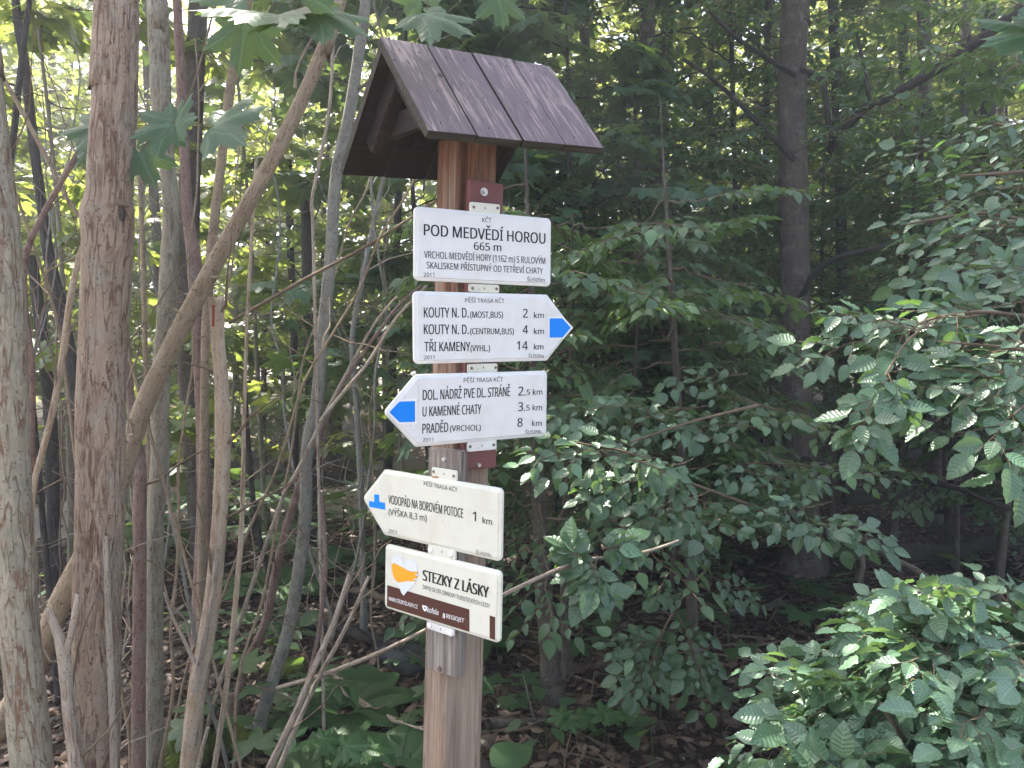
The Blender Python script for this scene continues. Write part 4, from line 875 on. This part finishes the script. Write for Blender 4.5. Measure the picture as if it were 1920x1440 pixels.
limb(r, [(1505, 862), (1545, 872), (1620, 888), (1690, 893), (1740, 902), (1800, 918), (1860, 942), (1960, 975)], np.linspace(5.5, 4.2, 8), [16, 15, 14, 13, 12, 11, 10, 8], 1)
limb(r, [(1500, 880), (1480, 900), (1470, 940), (1490, 985)], 5.5, [14, 12, 10, 7], 2)
limb(r, [(1500, 130), (1522, 138), (1542, 152), (1550, 200), (1556, 240), (1563, 262)], 5.4, [11, 12, 12, 11, 11, 11], 3)
limb(r, [(1556, 285), (1566, 252), (1590, 235), (1625, 200), (1668, 182), (1720, 152), (1790, 108), (1850, 66), (1900, 25), (1960, -20)], np.linspace(5.4, 4.4, 10), [12, 16, 17, 17, 18, 19, 20, 20, 20, 20], 4)
limb(r, [(1632, 190), (1622, 140), (1612, 90), (1606, 60)], 5.2, [8, 7, 6, 4], 5)
limb(r, [(1500, 560), (1540, 500), (1620, 470), (1720, 455), (1900, 462)], np.linspace(5.5, 4.5, 5), [12, 12, 11, 10, 9], 6)
limb(r, [(1490, 140), (1440, 110), (1380, 70), (1330, 20)], np.linspace(5.5, 5, 4), [11, 9, 8, 6], 7); limb(r, [(1490, 300), (1440, 250), (1350, 160), (1280, 110)], 5.5, [11, 9, 8, 6], 8)
mb = leafy('x', q, 'beech', LB_MID, None, 34, 2.7, 5.2, .9, stub=.6, el=(-.2, .35), leaf=1.)
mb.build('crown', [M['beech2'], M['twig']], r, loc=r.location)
mbt = MB()
r, q = stem('beech_tree', [(1212, -40), (1215, 80), (1222, 300), (1238, 500), (1247, 700), (1262, 900), (1278, 1050)], 6.4, [26, 28, 30, 31, 32, 34, 40], M['barkBe'], 'medium grey beech trunk leaning left, standing between the post and the big beech', 'tree', GB, sides=20, bump=.04, seed=32, up=5.)
deadbranches(r, q, 22, .1, .55, np.random.default_rng(5))
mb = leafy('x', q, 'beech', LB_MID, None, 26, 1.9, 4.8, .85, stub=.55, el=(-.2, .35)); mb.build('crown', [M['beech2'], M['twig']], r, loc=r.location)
for pxs, y, w, lab, sd, nsp in (([(1005, 780), (1012, 950), (1020, 1120), (1029, 1200), (1033, 1290)], 3.45, [22, 28, 34, 38, 44], 'young beech with a short stout stem just right of the post', 33, 34),
                           ([(1268, 700), (1280, 900), (1292, 1030), (1300, 1200), (1308, 1292)], 3.6, [14, 18, 20, 22, 28], 'slim young beech halfway between the post and the bottom right shrub', 34, 30),
                           ([(1062, 900), (1058, 1050), (1060, 1200), (1064, 1275)], 3.75, [14, 16, 18, 22], 'thin young beech close behind the stout-stemmed one', 35, 16)):
    r, q = stem('young_beech', pxs, y, w, M['barkBe'], lab, 'sapling', 'young beeches on the right', sides=16, bump=.05, seed=sd, up=1.3, taper=.1)
    mb = leafy('x', q, 'beech', LB_MID, None, nsp, .8, 2.3, .8, stub=.35, el=(-.35, .2), leaf=.95); mb.build('crown', [M['beech2'], M['twig']], r, loc=r.location)
for k, (pxs, y, w, lab) in enumerate((([(1735, 280), (1738, 500), (1742, 700), (1748, 860), (1752, 960)], 7.0, [24, 25, 26, 28, 30], 'dark trunk standing farther back right of the big beech'),
     ([(1560, -20), (1566, 120), (1572, 260), (1576, 380), (1580, 700)], 8.5, [18, 18, 19, 20, 22], 'thin dark trunk close behind the big beech'),
     ([(1690, -20), (1694, 130), (1700, 300), (1706, 600), (1710, 900)], 9.5, [16, 17, 18, 19, 22], 'slender far trunk behind the crooked dark limb'),
     ([(1800, 560), (1796, 750), (1790, 850), (1786, 960)], 6.2, [18, 20, 22, 26], 'short dark trunk at the right, in front of the logs'),
     ([(1852, 200), (1850, 400), (1846, 700), (1842, 960)], 8.0, [26, 28, 30, 34], 'broad dark trunk near the right edge'),
     ([(1440, 0), (1436, 300), (1430, 600), (1425, 900)], 9.0, [12, 13, 14, 16], 'thin grey trunk left of the big beech, far back'),
     ([(1105, 300), (1112, 480), (1120, 700), (1128, 940)], 8.5, [20, 21, 22, 24], 'far trunk seen just right of the upper signs'),
     ([(1372, 100), (1380, 400), (1388, 700), (1384, 960)], 7.4, [9, 10, 11, 12], 'thin pole of a tree between the medium and big beech'),
     ([(740, 560), (735, 700), (728, 860), (724, 1000)], 7.5, [15, 16, 17, 18], 'dark trunk seen in the gap left of the arrow signs'))):
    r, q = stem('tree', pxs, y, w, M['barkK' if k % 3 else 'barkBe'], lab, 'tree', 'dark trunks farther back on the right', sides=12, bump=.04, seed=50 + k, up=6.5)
    deadbranches(r, q, 9, .12, .5, np.random.default_rng(70 + k), 1.3)
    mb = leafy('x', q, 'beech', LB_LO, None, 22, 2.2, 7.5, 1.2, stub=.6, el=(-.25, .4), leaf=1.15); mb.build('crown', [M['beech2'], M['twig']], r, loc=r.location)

# arching bare branches rooted behind the shrub
pts = [(1605, 1010), (1640, 1020), (1672, 1048), (1705, 1062), (1745, 1088), (1790, 1112), (1835, 1130), (1870, 1150), (1900, 1165), (1960, 1180)]
r, q = stem('arched_branch', pts, np.linspace(3.9, 3.3, 10), [8, 12, 13, 13, 14, 15, 15, 16, 17, 18], M['barkBe'], 'bare grey branch arching down right above the beech shrub', 'branch', None, sides=9, bump=.08, seed=71, to_ground=True)
r, q = stem('arched_branch', [(1612, 1020), (1618, 1060), (1612, 1090), (1625, 1130), (1632, 1180), (1634, 1300)], 3.9, [8, 10, 11, 11, 12, 12], M['barkBe'], 'short crooked stem rising behind the beech shrub', 'branch', None, sides=8, bump=.08, seed=72)

# ------------------------------------------------------------------ near beech branches reaching in from the right, and the shrub
def near(name, label, cat, limbs, sprays, mat='beech', leafT=LB_HI, kind='beech_near', base=None, group=None, barkm='twig', lf=1., trunk=False):
    base = Vector(base); o = empty(name, base, label, cat, group)
    if trunk:
        mb = MB(); x, y, z = base; q = resample(np.array([[x + .03, y + .04, -.15], [x, y + .02, .5], [x, y, z], [x + .06, y + .05, z + 1.2], [x + .02, y + .1, z + 2.6]]), .1); tube(mb, q, np.linspace(.035, .012, len(q)), 12, 0, .05, 3); mb.build('trunk', M['barkBe'], o, loc=base)
    mb = MB()
    for pxs, ys, w in limbs: small(mb, pxs, ys, w, 7, 0, int(abs(pxs[0][0])) % 50)
    if limbs: mb.build('branch', M[barkm], o, loc=base)
    cr = Crown(kind)
    for (a, ya), (b, yb), up in sprays:
        A, B = P(*a, ya), P(*b, yb); cr.spray(A, B - A, up, np.linalg.norm(B - A), leaf=lf)
    cr.mesh(leafT).build('foliage', [M[mat], M['twig']], o, loc=base); return o
UPF = (0, -.55, .85)
def fan(pts, up=UPF, jit=.12): return [((p[0], p[1]), (p[2], p[3]), np.array(up) + rng.normal(0, jit, 3)) for p in pts]
near('young_beech', 'broad leafy beech branches hanging in from the right edge at mid height', 'sapling',
     [([(2080, 620), (1960, 600), (1840, 585), (1740, 600), (1700, 625)], np.linspace(2.2, 1.85, 5), [12, 9, 7, 5, 3]), ([(2080, 660), (1960, 660), (1870, 650), (1760, 640)], np.linspace(2., 1.75, 4), [10, 8, 6, 3]), ([(1745, 605), (1700, 640), (1668, 690), (1640, 740), (1612, 770)], np.linspace(1.85, 1.65, 5), [5, 4, 4, 3, 3])],
     fan([((1760, 610), 1.85, (1500, 640), 1.8), ((1720, 620), 1.82, (1560, 560), 1.9), ((1840, 590), 1.95, (1640, 600), 1.9), ((1960, 640), 1.9, (1680, 690), 1.75), ((1960, 660), 1.8, (1790, 740), 1.6), ((1980, 700), 1.75, (1850, 800), 1.55),
          ((1990, 740), 1.7, (1900, 860), 1.55), ((1900, 600), 2.1, (1750, 540), 2.0), ((1990, 560), 2.1, (1800, 560), 2.0), ((1640, 735), 1.66, (1605, 830), 1.6), ((1665, 700), 1.68, (1690, 760), 1.62), ((1980, 520), 2.2, (1800, 470), 2.2),
          ((1960, 600), 2.0, (1830, 660), 1.8), ((1900, 700), 1.8, (1760, 680), 1.75), ((1990, 620), 1.85, (1870, 720), 1.6)]), base=P(2080, 640, 2.1), trunk=True)
near('young_beech', 'leafy beech branches in front of the upper part of the dark right-hand woods', 'sapling',
     [([(2090, 480), (1960, 430), (1850, 400), (1700, 420)], np.linspace(3, 2.6, 4), [12, 9, 7, 4]), ([(2090, 300), (1940, 320), (1800, 330)], np.linspace(3, 2.7, 3), [11, 8, 4])],
     fan([((1990, 300), 2.9, (1760, 290), 2.8), ((1960, 340), 2.8, (1740, 360), 2.7), ((1950, 420), 2.7, (1680, 430), 2.6), ((1990, 450), 2.6, (1740, 480), 2.5), ((1880, 410), 2.8, (1680, 390), 2.8), ((1990, 380), 2.6, (1820, 420), 2.4), ((1900, 480), 2.6, (1680, 500), 2.6),
          ((1990, 220), 3.0, (1790, 220), 3.0), ((1850, 260), 3.1, (1650, 280), 3.1)]), base=P(2090, 400, 3.), lf=1.05, trunk=True)
near('beech_branch', 'glossy beech sprays spreading right from behind the left-pointing arrow signs', 'branch',
     [([(1440, 960), (1360, 930), (1280, 900), (1180, 850), (1080, 830)], np.linspace(2.9, 2.3, 5), [8, 7, 6, 5, 3]), ([(1420, 760), (1300, 790), (1180, 830)], np.linspace(2.9, 2.5, 3), [7, 5, 3])],
     fan([((1150, 845), 2.35, (985, 840), 2.2), ((1240, 860), 2.4, (1060, 830), 2.3), ((1300, 860), 2.5, (1180, 900), 2.3), ((1180, 860), 2.35, (1290, 890), 2.3), ((1200, 900), 2.4, (1090, 920), 2.3), ((1330, 920), 2.6, (1210, 960), 2.4), ((1260, 930), 2.5, (1180, 1010), 2.4),
          ((1330, 760), 2.8, (1140, 780), 2.7), ((1420, 800), 2.9, (1260, 780), 2.8), ((1400, 700), 3., (1250, 700), 3.), ((1200, 760), 2.7, (1010, 760), 2.7), ((1440, 950), 2.8, (1290, 960), 2.6), ((1480, 900), 2.9, (1350, 860), 2.8), ((1560, 940), 2.8, (1430, 960), 2.6), ((1540, 980), 2.7, (1680, 1010), 2.6), ((1470, 990), 2.7, (1600, 970), 2.6)]), base=P(1440, 960, 2.9))
near('beech_branch', 'small beech spray with four broad leaves on the bare tan twig', 'branch', [], fan([((1120, 1040), 2.03, (1098, 1112), 1.95), ((1105, 1050), 2.0, (1135, 1118), 1.93), ((1090, 1045), 2.0, (1065, 1030), 2.0), ((1130, 1030), 2.05, (1175, 1020), 2.05)], (0, -.85, .5)), base=P(1110, 1048, 2.0), lf=1.15)
near('beech_branch', 'drooping fresh green beech sprays hanging low between the saplings and the shrub', 'branch', [([(1330, 1060), (1280, 1120), (1240, 1190), (1220, 1260)], np.linspace(3.2, 2.9, 4), [6, 5, 4, 2])],
     fan([((1240, 1180), 2.95, (1200, 1310), 2.8), ((1270, 1150), 3.0, (1330, 1270), 2.8), ((1250, 1200), 2.9, (1140, 1200), 2.9), ((1290, 1190), 2.9, (1345, 1330), 2.75), ((1230, 1230), 2.9, (1160, 1300), 2.8), ((1300, 1120), 3.1, (1210, 1100), 3.1), ((1330, 1080), 3.1, (1440, 1120), 3.1), ((1350, 1060), 3.2, (1300, 1000), 3.2)], (0, -.5, .85)), base=P(1330, 1060, 3.2))
# shrub
M['shrub'] = leafmat('shrub_leaf_lit', (.105, .19, .112), (.155, .255, .155), (.24, .40, .08), .25, .27, 'beech', .35, .75)  # beech leaf with lightened colour, standing in for stronger sky light on the shrub
sb = np.array([1.12, 1.85, float(gh(1.12, 1.85))]); o = empty('beech_shrub', Vector(sb), 'dense glossy beech shrub with pleated leaves filling the bottom right corner', 'shrub')
cr = Crown('beech_near'); mb = MB(); g = np.random.default_rng(9)
for k in range(9):
    a = g.uniform(0, 6.28); e = np.array([math.cos(a) * .45, math.sin(a) * .4, 0.95]); q = resample(np.stack([sb + [0, 0, -.05], sb + e * [.3, .3, .5], sb + e * [.9, .9, .85]]), .08); tube(mb, q, np.linspace(.012, .004, len(q)), 7, 0, .1, k)
mb.build('stem', M['twig'], o, loc=sb)
for k in range(330):
    u = g.normal(0, 1, 3); u[2] = abs(u[2]) * 1.0 + .05; u = nrm(u); rr = g.uniform(.45, 1.) ** .5; c = sb + np.array([.10, -.03, .40]) + u * np.array([.56, .46, .60]) * rr
    if np.hypot(c[0], c[1]) < 1.05: continue
    d = u * [1, 1, .35] + g.normal(0, .35, 3) + [-.1, -.25, -.05]; cr.spray(c - nrm(d) * .16, d, u + [0, -.35, .75] + g.normal(0, .2, 3), g.uniform(.2, .38), leaf=1.12)
cr.mesh(LB_HI).build('foliage', [M['shrub'], M['twig']], o, loc=sb)

# ------------------------------------------------------------------ hanging maple leaves near the camera
def leafset(name, label, leaves, twigs, base, mat='maple'):
    base = Vector(base); o = empty(name, base, label, 'branch', 'maple leaves hanging into the picture'); mb = MB()
    for pxs, ys, w in twigs: small(mb, pxs, ys, w, 6, 0, 3)
    if twigs: mb.build('twig', M['twig'], o, loc=base)
    for (px, py, y, ang, tx, sz) in leaves:                      # joint at (px, py), pointing along picture angle ang (0 right, 90 up), tx tilt
        mb = MB(); a = R_(ang); X = np.array([math.cos(a), -tx[0], math.sin(a)]); N = np.array([tx[1], -1., tx[2]])
        j = P(px, py, y); x = nrm(X); inst(mb, LM_HI, [j - x * .18 * sz], [X], [N], sz * 1.0, rnd=[rng.uniform(.1, .8)])
        mb.build('leaf', M[mat], o, loc=base)
    return o
leafset('maple_branch', 'cluster of dark blue-green maple leaves beside the fissured trunk', [(318, 232, 1.96, 200, (.2, .2, .5), .125), (400, 235, 1.9, 20, (.2, .2, .9), .175), (330, 235, 1.95, 60, (.3, 0, 1.2), .11), (262, 285, 2.1, -65, (.1, .2, .4), .125), (195, 235, 2.25, 190, (.2, -.1, .7), .15), (190, 262, 2.25, 225, (.2, .1, .5), .12)],
        [([(450, -620), (440, -300), (420, -60), (395, 40), (372, 130), (345, 200), (320, 232)], 2.05, [9, 7, 5, 4, 4, 3, 2]), ([(330, 225), (370, 232), (400, 235)], [2., 1.95, 1.9], 2), ([(320, 232), (290, 250), (262, 285)], [2.02, 2.05, 2.1], 2), ([(320, 232), (250, 228), (195, 235)], [2.1, 2.25, 2.25], 2)], P(395, 40, 2.05))
leafset('maple_branch', 'large maple leaves hanging at the top left over the leaning trunk', [(520, 28, 1.35, 10, (.3, .1, 1.6), .15), (510, 25, 1.35, 185, (.6, .1, 2.2), .17), (462, 48, 1.5, -100, (.1, .2, .5), .115), (600, 20, 1.35, -25, (.2, -.3, 1.5), .12), (450, -10, 1.4, 160, (.2, .1, 1.2), .12), (560, -20, 1.3, 70, (.2, .1, 1.), .12)],
        [([(680, -900), (650, -400), (600, -120), (560, -60), (525, 0), (515, 25)], 1.4, [10, 7, 4, 4, 3, 2])], P(600, -120, 1.4))
leafset('maple_branch', 'pale maple leaf hanging just above the roof of the guidepost', [(800, 25, 1.5, -25, (.3, .1, 1.1), .13), (790, 0, 1.55, 130, (.2, .1, 1.), .10), (935, -5, 1.9, -80, (.2, .2, .8), .10)], [([(860, -900), (840, -400), (820, -110), (810, -50), (800, 22)], 1.52, [9, 7, 4, 3, 2])], P(820, -110, 1.52))
leafset('maple_branch', 'single bright maple leaf cut by the top right corner', [(1955, 62, 1.25, 190, (.2, -.1, .7), .13), (1960, 20, 1.25, 150, (.2, .1, .8), .10)], [([(2200, -900), (2130, -400), (2060, -60), (2000, 20), (1955, 62)], 1.25, [9, 7, 4, 3, 2])], P(2060, -60, 1.25))

# ------------------------------------------------------------------ woods behind: trees, saplings, canopy
def proto(name, label, cat, group, h, r, bk, kind, LT, lm, n, z0, L, stub, lean, leaf=1., el=(-.2, .4), at=(0, 0), keep=1.):
    z = np.linspace(-.15, h, 14); q = np.stack([lean * (np.clip(z, 0, h) / h) ** 1.5 * h + .03 * h * np.sin(z * 1.1) * .15, .1 * np.sin(z * .7), z, np.interp(z, [-.15, .1, h], [r * 1.4, r, r * .35])], 1)
    o = empty(name, (0, 0, 0), label, cat, group); mb = MB(); q2 = resample(q, .2); tube(mb, q2[:, :3], q2[:, 3], 10, 0, .05, int(h * 10)); mb.build('trunk', M[bk], o)
    leafy('x', q2, kind, LT, None, n, z0, h, L, stub=stub, el=el, leaf=leaf, keep=keep).build('crown', [M[lm], M['twig' if bk != 'barkK' else 'barkK']], o); return o
def place(pr, spots, labels=None):
    for k, (x, y, rz, s) in enumerate(spots):
        loc = (x, y, float(gh(x, y)) - .03); lab = labels[k] if labels else None
        if k == 0:
            pr.location = loc; pr.rotation_euler = (0, 0, rz); pr.scale = (s,) * 3
            if lab: pr['label'] = lab
        else: copy_tree(pr, loc, rz, s, lab)
g = np.random.default_rng(21)
def spots(lst): return [(x, y, g.uniform(0, 6.28), g.uniform(.88, 1.15)) for x, y in lst]
# shaded beech saplings, right and centre
GU = 'beech saplings of the undergrowth'
b1 = proto('beech_sapling', 'low spreading beech sapling in the shaded undergrowth right of the post', 'sapling', GU, 2.3, .016, 'barkBe', 'beech', LB_MID, 'beech2', 40, .6, .75, .3, .05)
b2 = proto('beech_sapling', 'tall thin beech sapling in the shaded woods on the right', 'sapling', GU, 3.8, .026, 'barkBe', 'beech', LB_MID, 'beech2', 52, .8, .85, .4, .04)
place(b1, spots([(.62, 4.6), (1.15, 5.0), (1.15, 5.5), (3.1, 5.3), (3.5, 4.9), (2.3, 6.6), (1.3, 6.4), (.75, 5.4), (.2, 6.0), (3.9, 5.2)]))
place(b2, spots([(.7, 6.2), (1.6, 6.8), (2.9, 6.9), (1.15, 7.8), (4.2, 7.4), (2.85, 4.5), (3.5, 5.5), (1.0, 5.8), (.45, 5.4), (.95, 6.9), (1.55, 6.3), (3.1, 6.2), (4.6, 6.4), (2.4, 8.6), (-.1, 7.6), (3.4, 9.4)]))
# maple saplings, left, translucent in the backlight
GM = 'maple saplings in the light on the left'
m1 = proto('maple_sapling', 'young maple with thin yellow-green leaves in the light behind the left trunks', 'sapling', GM, 4.6, .024, 'barkC', 'maple', LM_MID, 'maple2', 26, .7, .8, .4, .06, .9)
m2 = proto('maple_sapling', 'darker young maple with layered leaves behind the roof and signs', 'sapling', GM, 4.2, .022, 'barkK', 'maple', LM_MID, 'maple', 24, .9, .8, .35, -.05, .9, keep=.8)
place(m1, spots([(-2.9, 5.0), (-2.0, 6.2), (-4.4, 7.2), (-3.2, 8.6), (-1.5, 10.6), (-5.6, 9.0), (-3.4, 11.2), (-5.4, 12.4), (-7.4, 11.6), (-2.0, 12.8), (-6.6, 14.8), (-9., 14.), (-4.2, 15.2), (-.6, 14.5)]))
place(m2, spots([(-.5, 5.0), (-.15, 5.7), (.25, 5.2)]))
# trees farther off
GF = 'far trees of the wood'
f1 = proto('tree', 'slender straight grey tree with a light crown in the far woods', 'tree', GF, 9., .065, 'barkBe', 'sparse', LM_LO, 'far', 44, 1.2, 1.6, 1.0, .02, 1.0, keep=.9)
f2 = proto('tree', 'dark thin leaning tree with hanging leaves in the far woods', 'tree', GF, 8., .05, 'barkK', 'sparse', LM_LO, 'far', 40, .9, 1.6, .9, .08, 1.0, keep=.9)
f3 = proto('tree', 'stout dark tree with a broad crown in the far woods', 'tree', GF, 10., .12, 'barkK', 'sparse', LM_LO, 'far', 52, 1.6, 1.8, 1.3, -.02, 1.05, keep=.9)
A = [];
for k in range(400):
    x, y = g.uniform(-13, 15), g.uniform(9.8, 21)
    if abs(x) > y * .78 + 1 or (abs(y - 10.5) < 1.6 and -3 < x < 2): continue
    if g.random() < (.74 if x < 0 else .32): continue
    if all((x - a) ** 2 + (y - b) ** 2 > 1.45 for a, b in A): A.append((x, y))
A = A[:66]
place(f1, spots(A[0::3])); place(f2, spots(A[1::3])); place(f3, spots(A[2::3]))
# tall trees added so that their unseen crowns keep the sun off the post
GC = 'tall trees added as sun shade over the thicket'
c1 = proto('shade_tree', 'tall tree added to shade the foreground, with its crown above the picture', 'tree', GC, 10., .10, 'barkBe', 'sparse', LM_LO, 'canopy', 46, 5.4, 2.0, 1.6, .02, 1.5, (-.15, .3))
place(c1, spots([(-2.2, 5.5), (-.2, 7.3), (1.6, 8.2)]))
# closing wall of foliage
mb = MB(); n = 11000; ang = g.uniform(-.85, .85, n); d = g.uniform(23, 29, n); cz = 11.5 * g.random(n) ** 1.3
p = np.stack([np.sin(ang) * d, np.cos(ang) * d, cz], 1); cl = np.sin(p[:, 0] * .55 + 1) + np.sin(p[:, 2] * .9 + p[:, 0] * .3) + np.sin(p[:, 1] * .8 + p[:, 2] * .4); k = cl + g.normal(0, .6, n) > -.7; p = p[k]; n = len(p); a = g.uniform(0, 6.28, n)
inst(mb, LM_LO, p, np.stack([np.cos(a), np.sin(a), g.normal(-.3, .4, n)], 1), np.array([0, -.3, 1.]) + g.normal(0, .5, (n, 3)), g.uniform(.2, .36, n))
tag(mb.build('distant_woods', M['far']), 'sunlit leaves of the distant woods behind the trees', 'woods', kind='stuff')

M['seedv'] = leafmat('seedling_maple_leaf', (.045, .11, .035), (.07, .15, .05), (.2, .36, .05), .35, .45, 'maple', .35)
# ------------------------------------------------------------------ plants on the forest floor
def seedling(kind, label, g):
    o = empty('seedling', (0, 0, 0), label, 'plant', 'seedlings on the forest floor'); mb = MB(); h = g.uniform(.08, .2); n = int(g.integers(4, 9)); tw = []
    p = np.zeros((n, 3)); p[:, 2] = h * g.uniform(.6, 1.1, n); a = np.linspace(0, 6.28, n, endpoint=False) + g.uniform(0, .6, n); X = np.stack([np.cos(a), np.sin(a), g.uniform(-.3, .35, n)], 1); b = p + X * g.uniform(.03, .09, (n, 1))
    inst(mb, LM_MID if kind == 'maple' else LB_MID, b, X, np.array([0, 0, 1.]) + g.normal(0, .25, (n, 3)), g.uniform(.07, .13, n) if kind == 'maple' else g.uniform(.07, .12, n), rnd=g.uniform(.1, .9, n))
    mb.build('leaf_rosette', M['seed'], o); mb = MB(); tube(mb, np.array([[0, 0, -.02], [.004, 0, h * .5], [0, 0, h * 1.05]]), [.003, .0025, .002], 5)
    for i in range(n): tube(mb, np.stack([p[i], (p[i] + b[i]) / 2 + [0, 0, .01], b[i]]), .0013, 3, cap=False)
    mb.build('stalk', M['seed'], o); return o
g = np.random.default_rng(33)
SEEDL = [('maple', 'tiny maple seedling with lobed leaves on the leaf litter'), ('maple', 'bushy maple seedling with several stacked lobed leaves on the litter'), ('oval', 'seedling with plain oval leaves on the leaf litter')]
for kind, lab in SEEDL:
    for v in range(2):
        pr = seedling(kind, lab, g); sp = []
        for k in range(11 if v else 10):
            y = g.uniform(2.3, 6.0); x = g.uniform(-.62, .62) * y; sp.append((x, y))
        sp = [s for s in sp if np.hypot(s[0] + .1, s[1] - 1.7) > .5]
        for k, (x, y) in enumerate(sp):
            s = g.uniform(.8, 1.7); loc = (x, y, float(gh(x, y)))
            if k == 0: pr.location = loc; pr.scale = (s,) * 3
            else: copy_tree(pr, loc, g.uniform(0, 6.28), s)
        for k in range(4):
            y = g.uniform(5.4, 7.4); x = g.uniform(-.55, -.08) * y; copy_tree(pr, (x, y, float(gh(x, y))), g.uniform(0, 6.28), g.uniform(1.9, 3.))
for (px, py, y, sz, ang, lab) in ((940, 1425, 2.35, .16, 60, 'single broad bright leaf right beside the foot of the post'), (1220, 1365, 2.75, .12, 100, 'round bright leaf on the litter between sapling and shrub'), (1130, 1340, 3.0, .12, 30, 'cluster of lobed leaves on litter below the stout young beech'), (1060, 1345, 3.0, .12, 120, 'lobed leaf plant below the twin young beeches'), (560, 1385, 2.5, .12, 150, 'broad-leaved plant at the foot of the dead canes'), (640, 1400, 2.5, .13, 30, 'broad-leaved plant between dead canes and post')):
    c = P(px, py, y); o = empty('broadleaf_plant', Vector((c[0], c[1], float(gh(c[0], c[1])))), lab, 'plant'); b = np.array(o.location); mb = MB(); n = 1 if 'single' in lab or 'round' in lab else 4
    for k in range(n):
        a = R_(ang) + k * 2.2; X = np.array([math.cos(a), .6 * math.sin(a), rng.uniform(-.4, .3)]); inst(mb, LM_HI if n > 1 else oval(9, 5, .1, .3, 0, .02), [c + [.03 * k, .02 * k, -.01 * k] - (X * sz * .4 if n == 1 else 0)], [X], [[0, -.5, 1]], sz * (.75 if n > 1 else 1.25), rnd=[.5])
    mb.build('leaf', M['seedv' if n > 1 else 'seed'], o, loc=b); mb = MB(); tube(mb, np.stack([b - [0, 0, .02], (b + c) / 2 + [.01, 0, 0], c]), .002, 5); mb.build('stalk', M['seed'], o, loc=b)
def fern(g):
    o = empty('fern', (0, 0, 0), 'feathery green fern', 'fern', 'ferns behind the post'); mb = MB(); FR = oval(4, 3, .1, .2, 0, 0)
    for k in range(8):
        a = k * .785 + g.uniform(-.2, .2); n = 22; t = np.linspace(.12, 1, n); l = g.uniform(.35, .5); q = np.stack([np.cos(a) * t * l, np.sin(a) * t * l, .28 * l * 2 * t * (1.25 - t)], 1); tube(mb, q, .0015, 3, cap=False)
        d = nrm(np.gradient(q, axis=0)); s = np.cross(d, [0, 0, 1]); sz = .13 * np.sin(np.pi * t ** .6) ** .8 + .01
        for sg in (1, -1): inst(mb, FR, q, s * sg + d * .35, np.cross(s, d), sz, rnd=g.uniform(.2, .8, n))
    mb.build('frond', M['fern'], o); return o
f = fern(g)
for k, (x, y, s, lab) in enumerate(((-.42, 2.85, .8, 'feathery fern just left of the post foot'), (-.75, 3.4, .9, 'feathery fern behind the dead canes'), (-.3, 4.3, 1., 'fern in shade straight behind the post'), (-1.6, 5.2, 1.1, 'fern beside the sunlit road behind the left stems'))):
    if k == 0: f.location = (x, y, float(gh(x, y))); f.scale = (s,) * 3; f['label'] = lab
    else: copy_tree(f, (x, y, float(gh(x, y))), g.uniform(0, 6), s, lab)
# ------------------------------------------------------------------ the light haze added in place of lens glare, lifting the dark woods
bm = bmesh.new(); bmesh.ops.create_cube(bm, size=1, matrix=Matrix.Translation((0, 11, 8)) @ Matrix.Diagonal((126, 108, 19, 1)))
hm = bpy.data.materials.new('veil_volume'); hm.use_nodes = True; hn = hm.node_tree; hn.nodes.clear(); ho = hn.nodes.new('ShaderNodeOutputMaterial'); hv = hn.nodes.new('ShaderNodeVolumePrincipled')
hv.inputs['Color'].default_value = (.93, .96, 1, 1); hv.inputs['Density'].default_value = .0085; hv.inputs['Anisotropy'].default_value = .35; hn.links.new(hv.outputs[0], ho.inputs['Volume'])
tag(bmo(bm, 'veil', hm, None), 'thin pale haze added to lift the dark woods in place of lens glare', 'veil', kind='stuff')
cy.volume_bounces = 0; cy.volume_step_rate = 4
